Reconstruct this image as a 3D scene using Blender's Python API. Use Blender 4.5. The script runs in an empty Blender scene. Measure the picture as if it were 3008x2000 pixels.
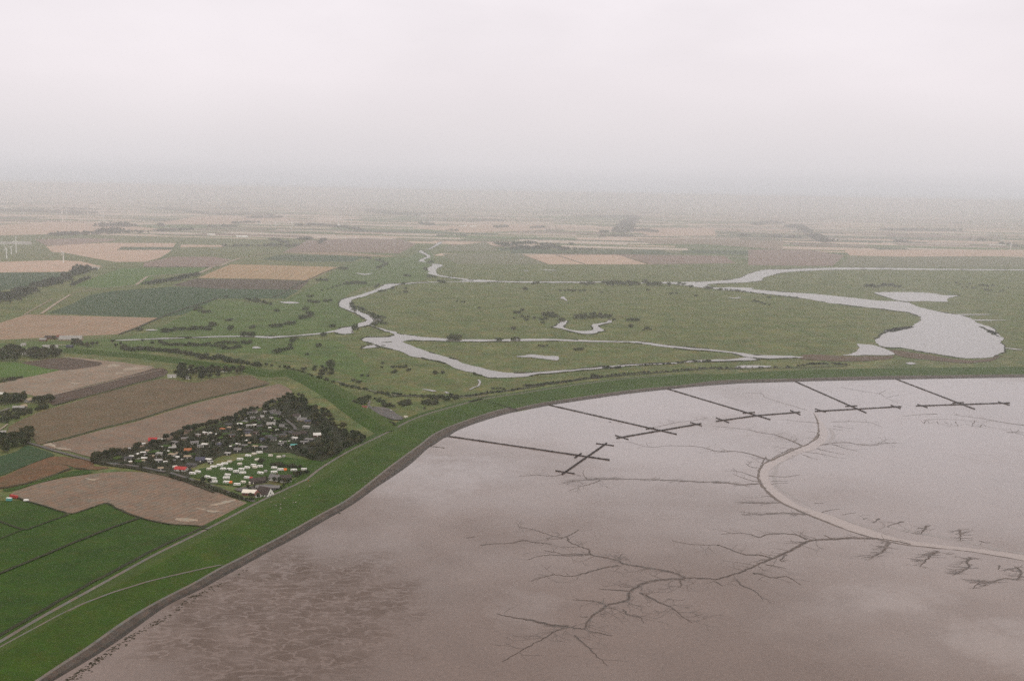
import bpy, bmesh, math, random
from mathutils import Vector, Matrix, geometry
from mathutils.bvhtree import BVHTree
rnd = random.Random(7)
S = bpy.context.scene
COL = S.collection
# ------------------------------------------------------------------ camera model (pixel of the 3008x2000 photograph -> point on the land)
FPX, HALT, HL, HR = 3046.0, 300.0, 537.0, 592.0
_roll = math.atan2(HR - HL, 3008.0); _c, _s = math.cos(_roll), math.sin(_roll)
_pit = math.atan2(-(((HL + HR) / 2 - 1000) * _c), FPX); _cp, _sp = math.cos(_pit), math.sin(_pit)

def ray(x, y):
    u0, v0 = x - 1504.0, y - 1000.0
    u = u0 * _c + v0 * _s; v = -u0 * _s + v0 * _c
    return Vector((u, FPX * _cp - v * _sp, -(FPX * _sp + v * _cp)))

def P(x, y, h=0.0):
    d = ray(x, y); t = (HALT - h) / -d.z
    return Vector((d.x * t, d.y * t, h))

def proj(p):
    X, Y, Z = p[0], p[1], p[2] - HALT
    f = Y * _cp - Z * _sp
    if f <= 1: return None
    u = X / f * FPX; v = -(Y * _sp + Z * _cp) / f * FPX
    return (1504 + u * _c - v * _s, 1000 + u * _s + v * _c)

FR = dict(O=(0, 0, 1.27566), A=(0, 500, .33913), B=(800, 500, .33913), C=(1500, 500, .33913), D=(2208, 500, .33913),
          E=(0, 950, .33913), F=(800, 950, .33913), G=(250, 1130, .17219), H=(600, 1130, .17219), I=(500, 1250, .19076),
          J=(0, 1400, .38265), K=(800, 1400, .38265), M=(1500, 1400, .38265), N=(2108, 1400, .38265), Q=(1200, 1000, .38152),
          R=(2108, 950, .38152), S=(0, 1000, .16956), T=(0, 1200, .16956), U=(380, 950, .16956), V=(1000, 1050, .16956),
          W=(0, 520, .16956), X=(0, 0, 1.0), Y=(0, 980, .10204), Z=(0, 1130, .07653))

def px(s):
    """'E 10,20 30,40 F 1,2' -> pixels of the full photograph"""
    out, f = [], FR['X']
    for t in s.split():
        if t in FR: f = FR[t]
        else:
            a, b = t.split(',')
            out.append((f[0] + float(a) * f[2], f[1] + float(b) * f[2]))
    return out

def ground(s, h=0.0): return [P(x, y, h) for x, y in px(s)]

def smooth(pts, n=4, closed=False, jit=0.0):
    out, m = [], len(pts)
    rng = range(m) if closed else range(m - 1)
    for i in rng:
        g = (lambda k: pts[k % m]) if closed else (lambda k: pts[min(max(k, 0), m - 1)])
        p0, p1, p2, p3 = g(i - 1), g(i), g(i + 1), g(i + 2)
        for k in range(n):
            t = k / n
            q = 0.5 * ((2 * p1) + (p2 - p0) * t + (2 * p0 - 5 * p1 + 4 * p2 - p3) * t * t + (3 * p1 - p0 - 3 * p2 + p3) * t ** 3)
            if jit: q = q + Vector((rnd.gauss(0, jit), rnd.gauss(0, jit), 0))
            out.append(q)
    if not closed: out.append(pts[-1].copy())
    return out

def resample(pts, step):
    out, acc = [pts[0].copy()], 0.0
    for a, b in zip(pts, pts[1:]):
        L = (b - a).length
        while L > 0 and acc + L >= step:
            t = (step - acc) / L; a = a.lerp(b, t); out.append(a.copy()); L = (b - a).length; acc = 0.0
        acc += L
    return out
# ------------------------------------------------------------------ helpers
def tag(o, label=None, cat=None, group=None, kind=None):
    if label: o['label'] = label
    if cat: o['category'] = cat
    if group: o['group'] = group
    if kind: o['kind'] = kind
    return o

def link(name, me, mats, parent=None):
    o = bpy.data.objects.new(name, me); COL.objects.link(o)
    for m in (mats if isinstance(mats, (list, tuple)) else [mats]): me.materials.append(m)
    if parent: o.parent = parent
    return o

def empty(name, loc=(0, 0, 0), rz=0.0):
    o = bpy.data.objects.new(name, None); COL.objects.link(o); o.location = loc; o.rotation_euler = (0, 0, rz)
    o.empty_display_size = 0.5
    return o

def copy_tree(o, parent=None):
    kids = [c for c in bpy.data.objects if c.parent == o] if o.name not in KIDS else KIDS[o.name]
    KIDS[o.name] = kids
    c = o.copy(); COL.objects.link(c)
    if parent: c.parent = parent
    for k in kids: copy_tree(k, c)
    return c
KIDS = {}

class MB:
    def __init__(s): s.v, s.f, s.m = [], [], []
    def add(s, vs, fs, mi=0):
        n = len(s.v); s.v += [tuple(v) for v in vs]; s.f += [tuple(i + n for i in f) for f in fs]; s.m += [mi] * len(fs)
    def box(s, c, d, rz=0.0, mi=0, top=1.0):
        cx, cy, cz = c; x, y, z = d[0] / 2, d[1] / 2, d[2]
        ca, sa = math.cos(rz), math.sin(rz); vs = []
        for zz, k in ((0, 1.0), (z, top)):
            for sx, sy in ((-1, -1), (1, -1), (1, 1), (-1, 1)):
                a, b = sx * x * k, sy * y * k
                vs.append((cx + a * ca - b * sa, cy + a * sa + b * ca, cz + zz))
        s.add(vs, [(3, 2, 1, 0), (4, 5, 6, 7), (0, 1, 5, 4), (1, 2, 6, 5), (2, 3, 7, 6), (3, 0, 4, 7)], mi)
    def prism(s, prof, y0, y1, mi=0):
        n = len(prof)
        vs = [(a, y0, b) for a, b in prof] + [(a, y1, b) for a, b in prof]
        s.add(vs, [tuple(range(n)), tuple(range(2 * n - 1, n - 1, -1))] + [(i, i + n, (i + 1) % n + n, (i + 1) % n) for i in range(n)], mi)
    def tube(s, p0, p1, r0, r1, n=7, mi=0):
        p0, p1 = Vector(p0), Vector(p1); d = (p1 - p0).normalized()
        a = d.orthogonal().normalized(); b = d.cross(a); vs = []
        for p, r in ((p0, r0), (p1, r1)):
            for k in range(n):
                t = 2 * math.pi * k / n; vs.append(p + a * r * math.cos(t) + b * r * math.sin(t))
        s.add(vs, [(k, (k + 1) % n, (k + 1) % n + n, k + n) for k in range(n)] + [tuple(range(n - 1, -1, -1)), tuple(range(n, 2 * n))], mi)
    def ico(s, c, r, rng, mi=0, sub=1):
        bm = bmesh.new(); bmesh.ops.create_icosphere(bm, subdivisions=sub, radius=1)
        vs = []
        for v in bm.verts:
            k = rng.uniform(.75, 1.2); vs.append((c[0] + v.co.x * r[0] * k, c[1] + v.co.y * r[1] * k, c[2] + v.co.z * r[2] * k))
        s.add(vs, [tuple(v.index for v in f.verts) for f in bm.faces], mi); bm.free()
    def mesh(s, name, smoothed=False):
        me = bpy.data.meshes.new(name); me.from_pydata(s.v, [], s.f)
        for p, m in zip(me.polygons, s.m): p.material_index = m; p.use_smooth = smoothed
        bm = bmesh.new(); bm.from_mesh(me); bmesh.ops.recalc_face_normals(bm, faces=bm.faces); bm.to_mesh(me); bm.free()
        return me
    def raw(s, name):
        me = bpy.data.meshes.new(name); me.from_pydata(s.v, [], s.f)
        for p, m in zip(me.polygons, s.m): p.material_index = m
        return me
    def build(s, name, mats, parent=None, smoothed=False): return link(name, s.mesh(name, smoothed), mats, parent)

_lay = [0.05]
def sheet(name, pts, mat, label, cat, z=None, kind='structure'):
    if z is None: _lay[0] += 0.012; z = _lay[0]
    bm = bmesh.new(); vs, last = [], None
    for p in pts:
        if last is not None and (p - last).length < .05: continue
        vs.append(bm.verts.new((p.x, p.y, z))); last = p
    bm.faces.new(vs); bmesh.ops.triangulate(bm, faces=bm.faces[:])
    for f in bm.faces:
        f.normal_update()
        if f.normal.z < 0: f.normal_flip()
    me = bpy.data.meshes.new(name); bm.to_mesh(me); bm.free()
    return tag(link(name, me, mat), label, cat, None, kind)

def ribbon_into(mb, pts, widths, z, mi=0):
    n = len(pts); vs = []
    for i, p in enumerate(pts):
        d = (pts[min(i + 1, n - 1)] - pts[max(i - 1, 0)]); d.z = 0
        if d.length < 1e-6: d = Vector((1, 0, 0))
        d.normalize(); w = (widths[i] if isinstance(widths, (list, tuple)) else widths) / 2
        nx, ny = -d.y * w, d.x * w; zz = z if z is not None else p.z
        vs += [(p.x + nx, p.y + ny, zz), (p.x - nx, p.y - ny, zz)]
    mb.add(vs, [(2 * i + 1, 2 * i + 3, 2 * i + 2, 2 * i) for i in range(n - 1)], mi)

def ribbon(name, pts, w, mat, label, cat, z=None, kind='structure'):
    if z is None: _lay[0] += 0.012; z = _lay[0]
    elif z == 'own': z = None
    mb = MB(); ribbon_into(mb, pts, w, z)
    return tag(link(name, mb.raw(name), mat), label, cat, None, kind)
# ------------------------------------------------------------------ materials
def nodes(name):
    m = bpy.data.materials.new(name); m.use_nodes = True
    nt = m.node_tree; return m, nt, nt.nodes['Principled BSDF']

def rgba(c): return (c[0], c[1], c[2], 1.0)

def land(name, c1, c2, c3=None, big=60.0, fine=4.0, rough=.9, rows=None, contrast=.22, spec=.15, mott=.16):
    """patchy ground: two tones over big patches, a third over fine grain, optional crop rows (angle, spacing in m, amount)"""
    m, nt, bs = nodes(name); N, L = nt.nodes, nt.links
    tc = N.new('ShaderNodeTexCoord')
    def noise(sc, det, rgh=.6):
        n = N.new('ShaderNodeTexNoise'); n.inputs['Scale'].default_value = 1.0 / sc; n.inputs['Detail'].default_value = det
        n.inputs['Roughness'].default_value = rgh; L.new(tc.outputs['Object'], n.inputs['Vector']); return n.outputs['Fac']
    def ramp(src, a, b):
        r = N.new('ShaderNodeMapRange'); r.inputs['From Min'].default_value = a; r.inputs['From Max'].default_value = b
        L.new(src, r.inputs['Value']); return r.outputs['Result']
    def mix(f, a, b, mode='MIX'):
        x = N.new('ShaderNodeMix'); x.data_type = 'RGBA'; x.blend_type = mode
        if isinstance(f, float): x.inputs[0].default_value = f
        else: L.new(f, x.inputs[0])
        for k, v in ((6, a), (7, b)):
            if isinstance(v, tuple): x.inputs[k].default_value = v
            else: L.new(v, x.inputs[k])
        return x.outputs[2]
    col = mix(ramp(noise(big, 5), .35, .65), rgba(c1), rgba(c2))
    if c3: col = mix(ramp(noise(big * .35, 6, .7), .52, .72), col, rgba(c3))
    g = ramp(noise(fine, 6, .75), .3, .7)
    lo, hi = 1 - contrast, 1 + contrast
    gray = mix(g, (lo, lo, lo, 1), (hi, hi, hi, 1))
    col = mix(1.0, col, gray, 'MULTIPLY')
    hz_ = ramp(noise(fine * 2.6, 4, .7), .32, .68)
    col = mix(1.0, col, mix(hz_, (1 + mott, 1 - mott * .15, 1 - mott, 1), (1 - mott, 1 + mott * .2, 1 + mott * .35, 1)), 'MULTIPLY')
    g3 = ramp(noise(fine * 9, 4, .65), .3, .7); col = mix(1.0, col, mix(g3, (1 - contrast * .6,) * 3 + (1,), (1 + contrast * .6,) * 3 + (1,)), 'MULTIPLY')
    if rows:
        ang, sp, amt = rows
        mp = N.new('ShaderNodeMapping'); mp.inputs['Rotation'].default_value = (0, 0, math.radians(ang)); L.new(tc.outputs['Object'], mp.inputs['Vector'])
        w = N.new('ShaderNodeTexWave'); w.inputs['Scale'].default_value = .314 / sp * 1.0; w.inputs['Distortion'].default_value = 1.2
        w.inputs['Detail'].default_value = 2; w.inputs['Detail Scale'].default_value = .02
        L.new(mp.outputs['Vector'], w.inputs['Vector'])
        rr = mix(w.outputs['Fac'], (1 - amt, 1 - amt, 1 - amt, 1), (1 + amt, 1 + amt, 1 + amt, 1))
        col = mix(1.0, col, rr, 'MULTIPLY')
    L.new(col, bs.inputs['Base Color']); bs.inputs['Roughness'].default_value = rough; bs.inputs['Specular IOR Level'].default_value = spec
    return m

def along_deg(s):
    a, b = [P(x, y) for x, y in px(s)]; return math.degrees(math.atan2(b.x - a.x, b.y - a.y))

def plain(name, c, rough=.6, spec=.4, var=.12, scale=1.5, metal=0.0):
    m, nt, bs = nodes(name); N, L = nt.nodes, nt.links
    tc = N.new('ShaderNodeTexCoord'); n = N.new('ShaderNodeTexNoise'); n.inputs['Scale'].default_value = scale; n.inputs['Detail'].default_value = 4
    L.new(tc.outputs['Object'], n.inputs['Vector'])
    x = N.new('ShaderNodeMix'); x.data_type = 'RGBA'; L.new(n.outputs['Fac'], x.inputs[0])
    x.inputs[6].default_value = rgba([k * (1 - var) for k in c]); x.inputs[7].default_value = rgba([min(k * (1 + var), .95) for k in c])
    L.new(x.outputs[2], bs.inputs['Base Color']); bs.inputs['Roughness'].default_value = rough
    bs.inputs['Specular IOR Level'].default_value = spec; bs.inputs['Metallic'].default_value = metal
    return m

def leafy(name, c1, c2, c3):
    """foliage: tone picked per plant, mottled inside the crown"""
    m, nt, bs = nodes(name); N, L = nt.nodes, nt.links
    oi = N.new('ShaderNodeObjectInfo'); cr = N.new('ShaderNodeValToRGB'); e = cr.color_ramp
    e.elements[0].color = rgba(c1); e.elements[1].color = rgba(c3); e.elements.new(.55).color = rgba(c2)
    L.new(oi.outputs['Random'], cr.inputs['Fac'])
    g = N.new('ShaderNodeNewGeometry'); n = N.new('ShaderNodeTexNoise'); n.inputs['Scale'].default_value = .55; n.inputs['Detail'].default_value = 3
    L.new(g.outputs['Position'], n.inputs['Vector'])
    mr = N.new('ShaderNodeMapRange'); mr.inputs['From Min'].default_value = .3; mr.inputs['From Max'].default_value = .7
    mr.inputs['To Min'].default_value = .6; mr.inputs['To Max'].default_value = 1.5; L.new(n.outputs['Fac'], mr.inputs['Value'])
    x = N.new('ShaderNodeMix'); x.data_type = 'RGBA'; x.blend_type = 'MULTIPLY'; x.inputs[0].default_value = 1
    L.new(cr.outputs['Color'], x.inputs[6]); L.new(mr.outputs['Result'], x.inputs[7]); L.new(x.outputs[2], bs.inputs['Base Color'])
    bs.inputs['Roughness'].default_value = .85; bs.inputs['Specular IOR Level'].default_value = .15
    return m

M = {}
ROWD = {k: along_deg(v) for k, v in dict(a='O 455,640 530,609', b='X 124,1310 800,1132', c='E 440,630 1400,405', d='A 1030,1422 1380,1278').items()}
M['grass'] = land('meadow_grass', (0.0571, 0.0832, 0.0220), (0.1020, 0.1082, 0.0396), (0.1428, 0.1165, 0.0638), 70, 7, contrast=.42, mott=.24)
M['pasture'] = land('pasture_grass', (0.0478, 0.0865, 0.0172), (0.0655, 0.0961, 0.0225), (0.0775, 0.0827, 0.0306), 60, 6, contrast=.4, mott=.2)
M['lush'] = land('lush_grass', (0.0168, 0.0447, 0.0022), (0.0231, 0.0536, 0.0028), (0.0323, 0.0511, 0.0034), 45, 3, contrast=.3)
M['bright'] = land('bright_grass', (0.0445, 0.0940, 0.0128), (0.0593, 0.1078, 0.0157), (0.0682, 0.0930, 0.0197), 60, 5, contrast=.22)
M['dark'] = land('dark_crop', (0.0199, 0.0459, 0.0184), (0.0253, 0.0536, 0.0214), (0.0291, 0.0505, 0.0214), 80, 6, contrast=.22)
M['dike'] = land('dike_grass', (0.0214, 0.0500, 0.0022), (0.0278, 0.0581, 0.0024), (0.0376, 0.0534, 0.0034), 35, 3, contrast=.28)
M['dike2'] = land('lighter_grass', (0.0318, 0.0584, 0.0044), (0.0370, 0.0628, 0.0064), (0.0447, 0.0568, 0.0091), 35, 3, contrast=.24)  # lighter tone for dike crests, one flank of each and some lawns
M['stub'] = land('stubble', (.1500, .1060, .0830), (.1720, .1230, .0970), (.1330, .0980, .0770), 55, 4, rows=(ROWD['b'], 7, .10), contrast=.2)
M['stub_o'] = land('olive_stubble', (0.0958, 0.0691, 0.0425), (0.1116, 0.0781, 0.0502), (0.0797, 0.0671, 0.0373), 45, 4, rows=(ROWD['b'], 9, .08), contrast=.22)
M['stub_p'] = land('pale_stubble', (0.1913, 0.1424, 0.1123), (0.2170, 0.1640, 0.1315), (0.1702, 0.1295, 0.1034), 60, 5, rows=(ROWD['c'], 9, .09), contrast=.16)
M['orange'] = land('ripe_stubble', (0.2318, 0.1561, 0.1145), (0.2634, 0.1795, 0.1329), (0.2184, 0.1549, 0.1181), 110, 7, rows=(ROWD['d'], 16, .08), contrast=.16)
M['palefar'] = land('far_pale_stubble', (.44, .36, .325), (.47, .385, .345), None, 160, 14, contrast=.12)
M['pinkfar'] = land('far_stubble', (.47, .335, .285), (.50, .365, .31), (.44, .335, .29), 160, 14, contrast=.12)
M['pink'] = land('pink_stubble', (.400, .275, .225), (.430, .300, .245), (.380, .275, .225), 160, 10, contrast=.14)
M['striped'] = land('striped_stubble', (.285, .190, .115), (.310, .205, .125), None, 100, 10, rows=(ROWD['a'], 24, .09), contrast=.14)
M['brown'] = land('ploughed_soil', (0.0597, 0.0388, 0.0314), (0.0682, 0.0457, 0.0377), (0.0512, 0.0342, 0.0286), 45, 5, contrast=.2)
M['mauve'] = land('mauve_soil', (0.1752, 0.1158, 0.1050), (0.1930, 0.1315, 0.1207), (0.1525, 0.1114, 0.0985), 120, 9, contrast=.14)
M['rust'] = land('rusty_weeds', (0.1204, 0.0587, 0.0309), (0.1010, 0.0601, 0.0349), (0.0746, 0.0525, 0.0304), 25, 3, contrast=.3)
M['reed'] = land('brown_reed_bed', (0.0900, 0.0558, 0.0405), (0.0720, 0.0540, 0.0360), (0.1080, 0.0675, 0.0468), 30, 5, contrast=.25)
M['sand'] = land('pale_sand', (.300, .250, .210), (.260, .210, .170), None, 12, 2, contrast=.2)
M['olive'] = land('olive_crop', (0.1073, 0.1104, 0.0657), (0.1193, 0.1162, 0.0725), (0.1368, 0.1160, 0.0827), 120, 10, contrast=.15)
M['asphalt'] = land('worn_asphalt', (.085, .078, .082), (.105, .095, .100), (.075, .070, .074), 15, 2, contrast=.15)
M['road'] = land('concrete_road', (.1200, .1060, .1000), (.1450, .1280, .1220), (.1040, .0930, .0880), 20, 2, contrast=.15)
M['track'] = land('sandy_track', (.270, .215, .180), (.300, .240, .205), None, 20, 3, contrast=.15)
M['stone'] = land('basalt_stone', (.0620, .0490, .0440), (.0760, .0610, .0550), (.0420, .0340, .0310), 14, 1.5, contrast=.4)
M['stonewet'] = land('wet_weedy_stone', (.028, .023, .022), (.040, .031, .028), (.022, .024, .016), 12, 1.5, contrast=.4, rough=.6)
M['ditch'] = land('weedy_ditch', (.022, .026, .014), (.032, .030, .018), (.016, .022, .012), 15, 2, contrast=.35)
M['creek'] = land('wet_shaded_mud', (.042, .030, .026), (.070, .051, .044), None, 14, 2, contrast=.35, rough=.7, spec=.2)  # wet mud, darkened mostly to paint the shade of steep creek banks
M['twig'] = land('gully_mud', (.066, .046, .038), (.090, .064, .054), None, 14, 2, contrast=.35, rough=.45, spec=.5)
M['creekbank'] = land('shaded_bank_mud', (.075, .056, .048), (.095, .072, .062), None, 14, 3, contrast=.2, rough=.6, spec=.3)  # outer channel bank is a flat strip, its shade painted into the colour
M['brush'] = plain('weathered_brushwood', (.016, .012, .012), .9, .1, .4, .7)
M['weed'] = land('bladder_weed', (.018, .017, .010), (.030, .022, .014), (.022, .030, .012), 6, 1, contrast=.4)
M['reeds'] = plain('bank_reeds', (.020, .024, .011), .9, .1, .45, .25)
M['leaf'] = leafy('tree_leaves', (.013, .021, .009), (.028, .036, .015), (.054, .046, .022))
M['leaf2'] = leafy('bush_leaves', (.026, .036, .017), (.038, .045, .022), (.052, .046, .028))
M['farleaf'] = leafy('far_wood_leaves', (.016, .022, .016), (.020, .025, .018), (.023, .025, .018))
M['bark'] = plain('bark', (.055, .042, .032), .9, .1, .3, 3)
M['white'] = plain('white_paint', (.80, .78, .74), .45, .4, .05, .8)
M['cream'] = plain('cream_paint', (.70, .64, .55), .5, .4, .06, .8)
M['glass'] = plain('dark_window_glass', (.02, .024, .03), .12, .5, .2, 2)
M['tyre'] = plain('rubber', (.015, .015, .015), .9, .2)
M['turbine'] = plain('turbine_white', (.86, .86, .86), .4, .4, .02, .1)
M['sheep'] = plain('fleece', (.40, .37, .31), .95, .1, .2, 6)
M['sheepface'] = plain('dark_sheep_face', (.05, .045, .04), .9, .1)
RC = dict(w=('white', (.60, .58, .54)), g=('grey', (.15, .14, .138)), d=('dark brown', (.050, .036, .034)), r=('red', (.36, .035, .035)), o=('orange', (.34, .12, .05)),
          t=('tan', (.30, .23, .16)), b=('slate blue', (.055, .055, .085)), k=('charcoal', (.055, .052, .056)), p=('pale grey', (.29, .275, .26)), m=('brick red', (.16, .050, .036)), u=('turquoise', (.10, .34, .32)))
for k, (nm, c) in RC.items(): M['c_' + k] = plain(nm.replace(' ', '_') + '_finish', c, .75, .25, .18, .9)
M['orangecloth'] = plain('orange_cloth', (.65, .16, .04), .8, .2)
M['navy'] = plain('navy_cloth', (.03, .035, .06), .8, .2)
M['skin'] = plain('skin', (.45, .28, .20), .6, .3)

def water_mat():
    m, nt, bs = nodes('river_water'); N, L = nt.nodes, nt.links
    bs.inputs['Base Color'].default_value = (.16, .145, .135, 1); bs.inputs['Roughness'].default_value = .06; bs.inputs['IOR'].default_value = 1.34
    bs.inputs['Specular IOR Level'].default_value = .75
    tc = N.new('ShaderNodeTexCoord'); n = N.new('ShaderNodeTexNoise'); n.inputs['Scale'].default_value = .12; n.inputs['Detail'].default_value = 4
    L.new(tc.outputs['Object'], n.inputs['Vector']); b = N.new('ShaderNodeBump'); b.inputs['Strength'].default_value = .06; b.inputs['Distance'].default_value = .3
    L.new(n.outputs['Fac'], b.inputs['Height']); L.new(b.outputs['Normal'], bs.inputs['Normal'])
    return m
M['softbank'] = land('soft_shaded_mud', (.085, .056, .042), (.100, .068, .052), None, 14, 3, contrast=.2, rough=.35, spec=.5)  # wet inner bank with its soft shading painted into the colour
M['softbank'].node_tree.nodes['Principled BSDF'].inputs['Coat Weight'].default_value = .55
M['water'] = water_mat()
M['silt'] = plain('silty_channel_water', (.215, .168, .145), .10, .6, .05, .01)

def mud_mat():
    m, nt, bs = nodes('wet_mud'); N, L = nt.nodes, nt.links
    tc = N.new('ShaderNodeTexCoord')
    def noise(sc, det, rgh=.55, v=None):
        n = N.new('ShaderNodeTexNoise'); n.inputs['Scale'].default_value = sc; n.inputs['Detail'].default_value = det; n.inputs['Roughness'].default_value = rgh
        L.new(v or tc.outputs['Object'], n.inputs['Vector']); return n.outputs['Fac']
    def rng(src, a, b, c=0., d=1.):
        r = N.new('ShaderNodeMapRange'); r.inputs['From Min'].default_value = a; r.inputs['From Max'].default_value = b
        r.inputs['To Min'].default_value = c; r.inputs['To Max'].default_value = d; L.new(src, r.inputs['Value']); return r.outputs['Result']
    def math_(op, a, b):
        x = N.new('ShaderNodeMath'); x.operation = op
        for k, v in enumerate((a, b)):
            if isinstance(v, (int, float)): x.inputs[k].default_value = v
            else: L.new(v, x.inputs[k])
        return x.outputs[0]
    def mix(f, a, b):
        x = N.new('ShaderNodeMix'); x.data_type = 'RGBA'; L.new(f, x.inputs[0])
        for k, v in ((6, a), (7, b)):
            if isinstance(v, tuple): x.inputs[k].default_value = v
            else: L.new(v, x.inputs[k])
        return x.outputs[2]
    big = noise(1 / 260., 4); mid = noise(1 / 40., 5, .6); fine = noise(1 / 3., 5, .7)
    col = mix(rng(big, .35, .65), (.104, .069, .054, 1), (.132, .089, .071, 1))
    col = mix(rng(mid, .3, .75, 0, .5), col, (.082, .054, .043, 1))
    # ridges of drained mud off the dike foot, low dams running across the shore
    RX, RY = MUDC
    mp = N.new('ShaderNodeMapping'); mp.inputs['Scale'].default_value = (1 / 17., 1 / 9., 1); mp.inputs['Rotation'].default_value = (0, 0, math.radians(-8)); L.new(tc.outputs['Object'], mp.inputs['Vector'])
    rid = noise(1.0, 2, .5, mp.outputs['Vector'])
    sx = N.new('ShaderNodeSeparateXYZ'); L.new(tc.outputs['Object'], sx.inputs[0])
    dx = math_('DIVIDE', math_('SUBTRACT', sx.outputs['X'], RX), 95.); dy = math_('DIVIDE', math_('SUBTRACT', sx.outputs['Y'], RY), 135.)
    d2 = math_('ADD', math_('MULTIPLY', dx, dx), math_('MULTIPLY', dy, dy))
    d2 = math_('ADD', d2, rng(noise(1 / 50., 3), .3, .7, -.45, .45))
    mask = rng(d2, 1.25, .35)
    rl = rng(math_('ABSOLUTE', math_('SUBTRACT', rid, .5), 0), .008, .05)
    rf = math_('MULTIPLY', math_('MULTIPLY', rl, rng(noise(1 / 22., 4), .38, .62, .45, 1.)), mask)
    col = mix(math_('MULTIPLY', rf, .40), col, (.038, .026, .019, 1))
    g = rng(fine, .3, .7, .80, 1.20)
    x = N.new('ShaderNodeMix'); x.data_type = 'RGBA'; x.blend_type = 'MULTIPLY'; x.inputs[0].default_value = 1; L.new(col, x.inputs[6]); L.new(g, x.inputs[7])
    L.new(x.outputs[2], bs.inputs['Base Color'])
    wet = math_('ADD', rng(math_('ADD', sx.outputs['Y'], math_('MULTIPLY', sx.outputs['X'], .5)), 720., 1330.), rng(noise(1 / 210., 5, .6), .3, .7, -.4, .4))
    for gx, gy, ga, gb, gs in SHEEN:      # bright sheen put in by hand as patches of raised coat
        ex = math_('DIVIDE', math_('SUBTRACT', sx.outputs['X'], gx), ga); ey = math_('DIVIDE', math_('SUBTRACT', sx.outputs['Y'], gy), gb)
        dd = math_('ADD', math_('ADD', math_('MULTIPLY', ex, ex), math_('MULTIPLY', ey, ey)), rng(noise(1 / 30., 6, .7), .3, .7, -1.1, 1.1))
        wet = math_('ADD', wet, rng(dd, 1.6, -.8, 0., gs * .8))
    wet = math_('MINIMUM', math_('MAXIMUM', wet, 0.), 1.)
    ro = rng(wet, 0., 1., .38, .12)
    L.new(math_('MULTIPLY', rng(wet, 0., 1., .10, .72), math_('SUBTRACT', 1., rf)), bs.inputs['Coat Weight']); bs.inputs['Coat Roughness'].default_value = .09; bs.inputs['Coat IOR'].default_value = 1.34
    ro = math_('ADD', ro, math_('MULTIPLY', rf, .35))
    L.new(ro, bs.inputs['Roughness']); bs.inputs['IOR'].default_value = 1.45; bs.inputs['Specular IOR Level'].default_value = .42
    b = N.new('ShaderNodeBump'); b.inputs['Strength'].default_value = .10; b.inputs['Distance'].default_value = .06
    L.new(math_('ADD', fine, math_('MULTIPLY', rf, 2.)), b.inputs['Height']); L.new(b.outputs['Normal'], bs.inputs['Normal'])
    return m
_q = P(*px('J 2250,1060')[0]); MUDC = (_q.x, _q.y)
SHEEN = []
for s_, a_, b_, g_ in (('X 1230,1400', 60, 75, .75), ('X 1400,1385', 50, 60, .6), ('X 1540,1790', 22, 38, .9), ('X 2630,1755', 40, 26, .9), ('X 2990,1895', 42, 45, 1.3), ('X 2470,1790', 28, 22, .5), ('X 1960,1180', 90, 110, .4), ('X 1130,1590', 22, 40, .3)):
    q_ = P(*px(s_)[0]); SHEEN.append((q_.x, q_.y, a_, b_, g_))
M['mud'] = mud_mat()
# ------------------------------------------------------------------ world, sun, haze, camera
SUN_EL, SUN_AZ = 48.0, 150.0      # degrees; azimuth clockwise from the viewing direction (+Y)
w = bpy.data.worlds.new('World'); S.world = w; w.use_nodes = True
N, L = w.node_tree.nodes, w.node_tree.links
bg = N['Background']; out = N['World Output']
sky = N.new('ShaderNodeTexSky'); sky.sky_type = 'NISHITA'; sky.sun_disc = False
sky.sun_elevation = math.radians(SUN_EL); sky.sun_rotation = math.radians(SUN_AZ); sky.air_density = 1.5; sky.dust_density = 4
L.new(sky.outputs['Color'], bg.inputs['Color']); bg.inputs['Strength'].default_value = .08
ov = N.new('ShaderNodeBackground')            # the closed cloud deck under that sky
tc = N.new('ShaderNodeTexCoord'); sp = N.new('ShaderNodeSeparateXYZ'); L.new(tc.outputs['Generated'], sp.inputs[0])
cr = N.new('ShaderNodeValToRGB'); L.new(sp.outputs['Z'], cr.inputs['Fac']); E = cr.color_ramp.elements
E[0].position = 0.0; E[0].color = (.670, .652, .668, 1); E[1].position = 1.0; E[1].color = (1.48, 1.40, 1.34, 1)
for p_, c_ in ((.012, (.695, .672, .690)), (.026, (.765, .732, .752)), (.06, (.835, .785, .808)), (.10, (.915, .850, .880)), (.19, (.965, .900, .935)), (.45, (1.22, 1.10, 1.04))):
    E.new(p_).color = rgba(c_)
mp = N.new('ShaderNodeMapping'); mp.inputs['Scale'].default_value = (1.6, 1.6, 4.5); L.new(tc.outputs['Generated'], mp.inputs['Vector'])
cn = N.new('ShaderNodeTexNoise'); cn.inputs['Scale'].default_value = 1.6; cn.inputs['Detail'].default_value = 6; cn.inputs['Roughness'].default_value = .5
L.new(mp.outputs['Vector'], cn.inputs['Vector'])
mr = N.new('ShaderNodeMapRange'); mr.inputs['From Min'].default_value = .3; mr.inputs['From Max'].default_value = .7; mr.inputs['To Min'].default_value = -.22; mr.inputs['To Max'].default_value = .22
L.new(cn.outputs['Fac'], mr.inputs['Value'])
am = N.new('ShaderNodeMapRange'); am.interpolation_type = 'SMOOTHSTEP'; am.inputs['From Min'].default_value = .02; am.inputs['From Max'].default_value = .36; am.inputs['To Min'].default_value = .10
L.new(sp.outputs['Z'], am.inputs['Value'])      # the deck thins into broken light only well above the horizon
ma = N.new('ShaderNodeMath'); ma.operation = 'MULTIPLY_ADD'; L.new(mr.outputs['Result'], ma.inputs[0]); L.new(am.outputs['Result'], ma.inputs[1]); ma.inputs[2].default_value = 1.0
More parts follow.
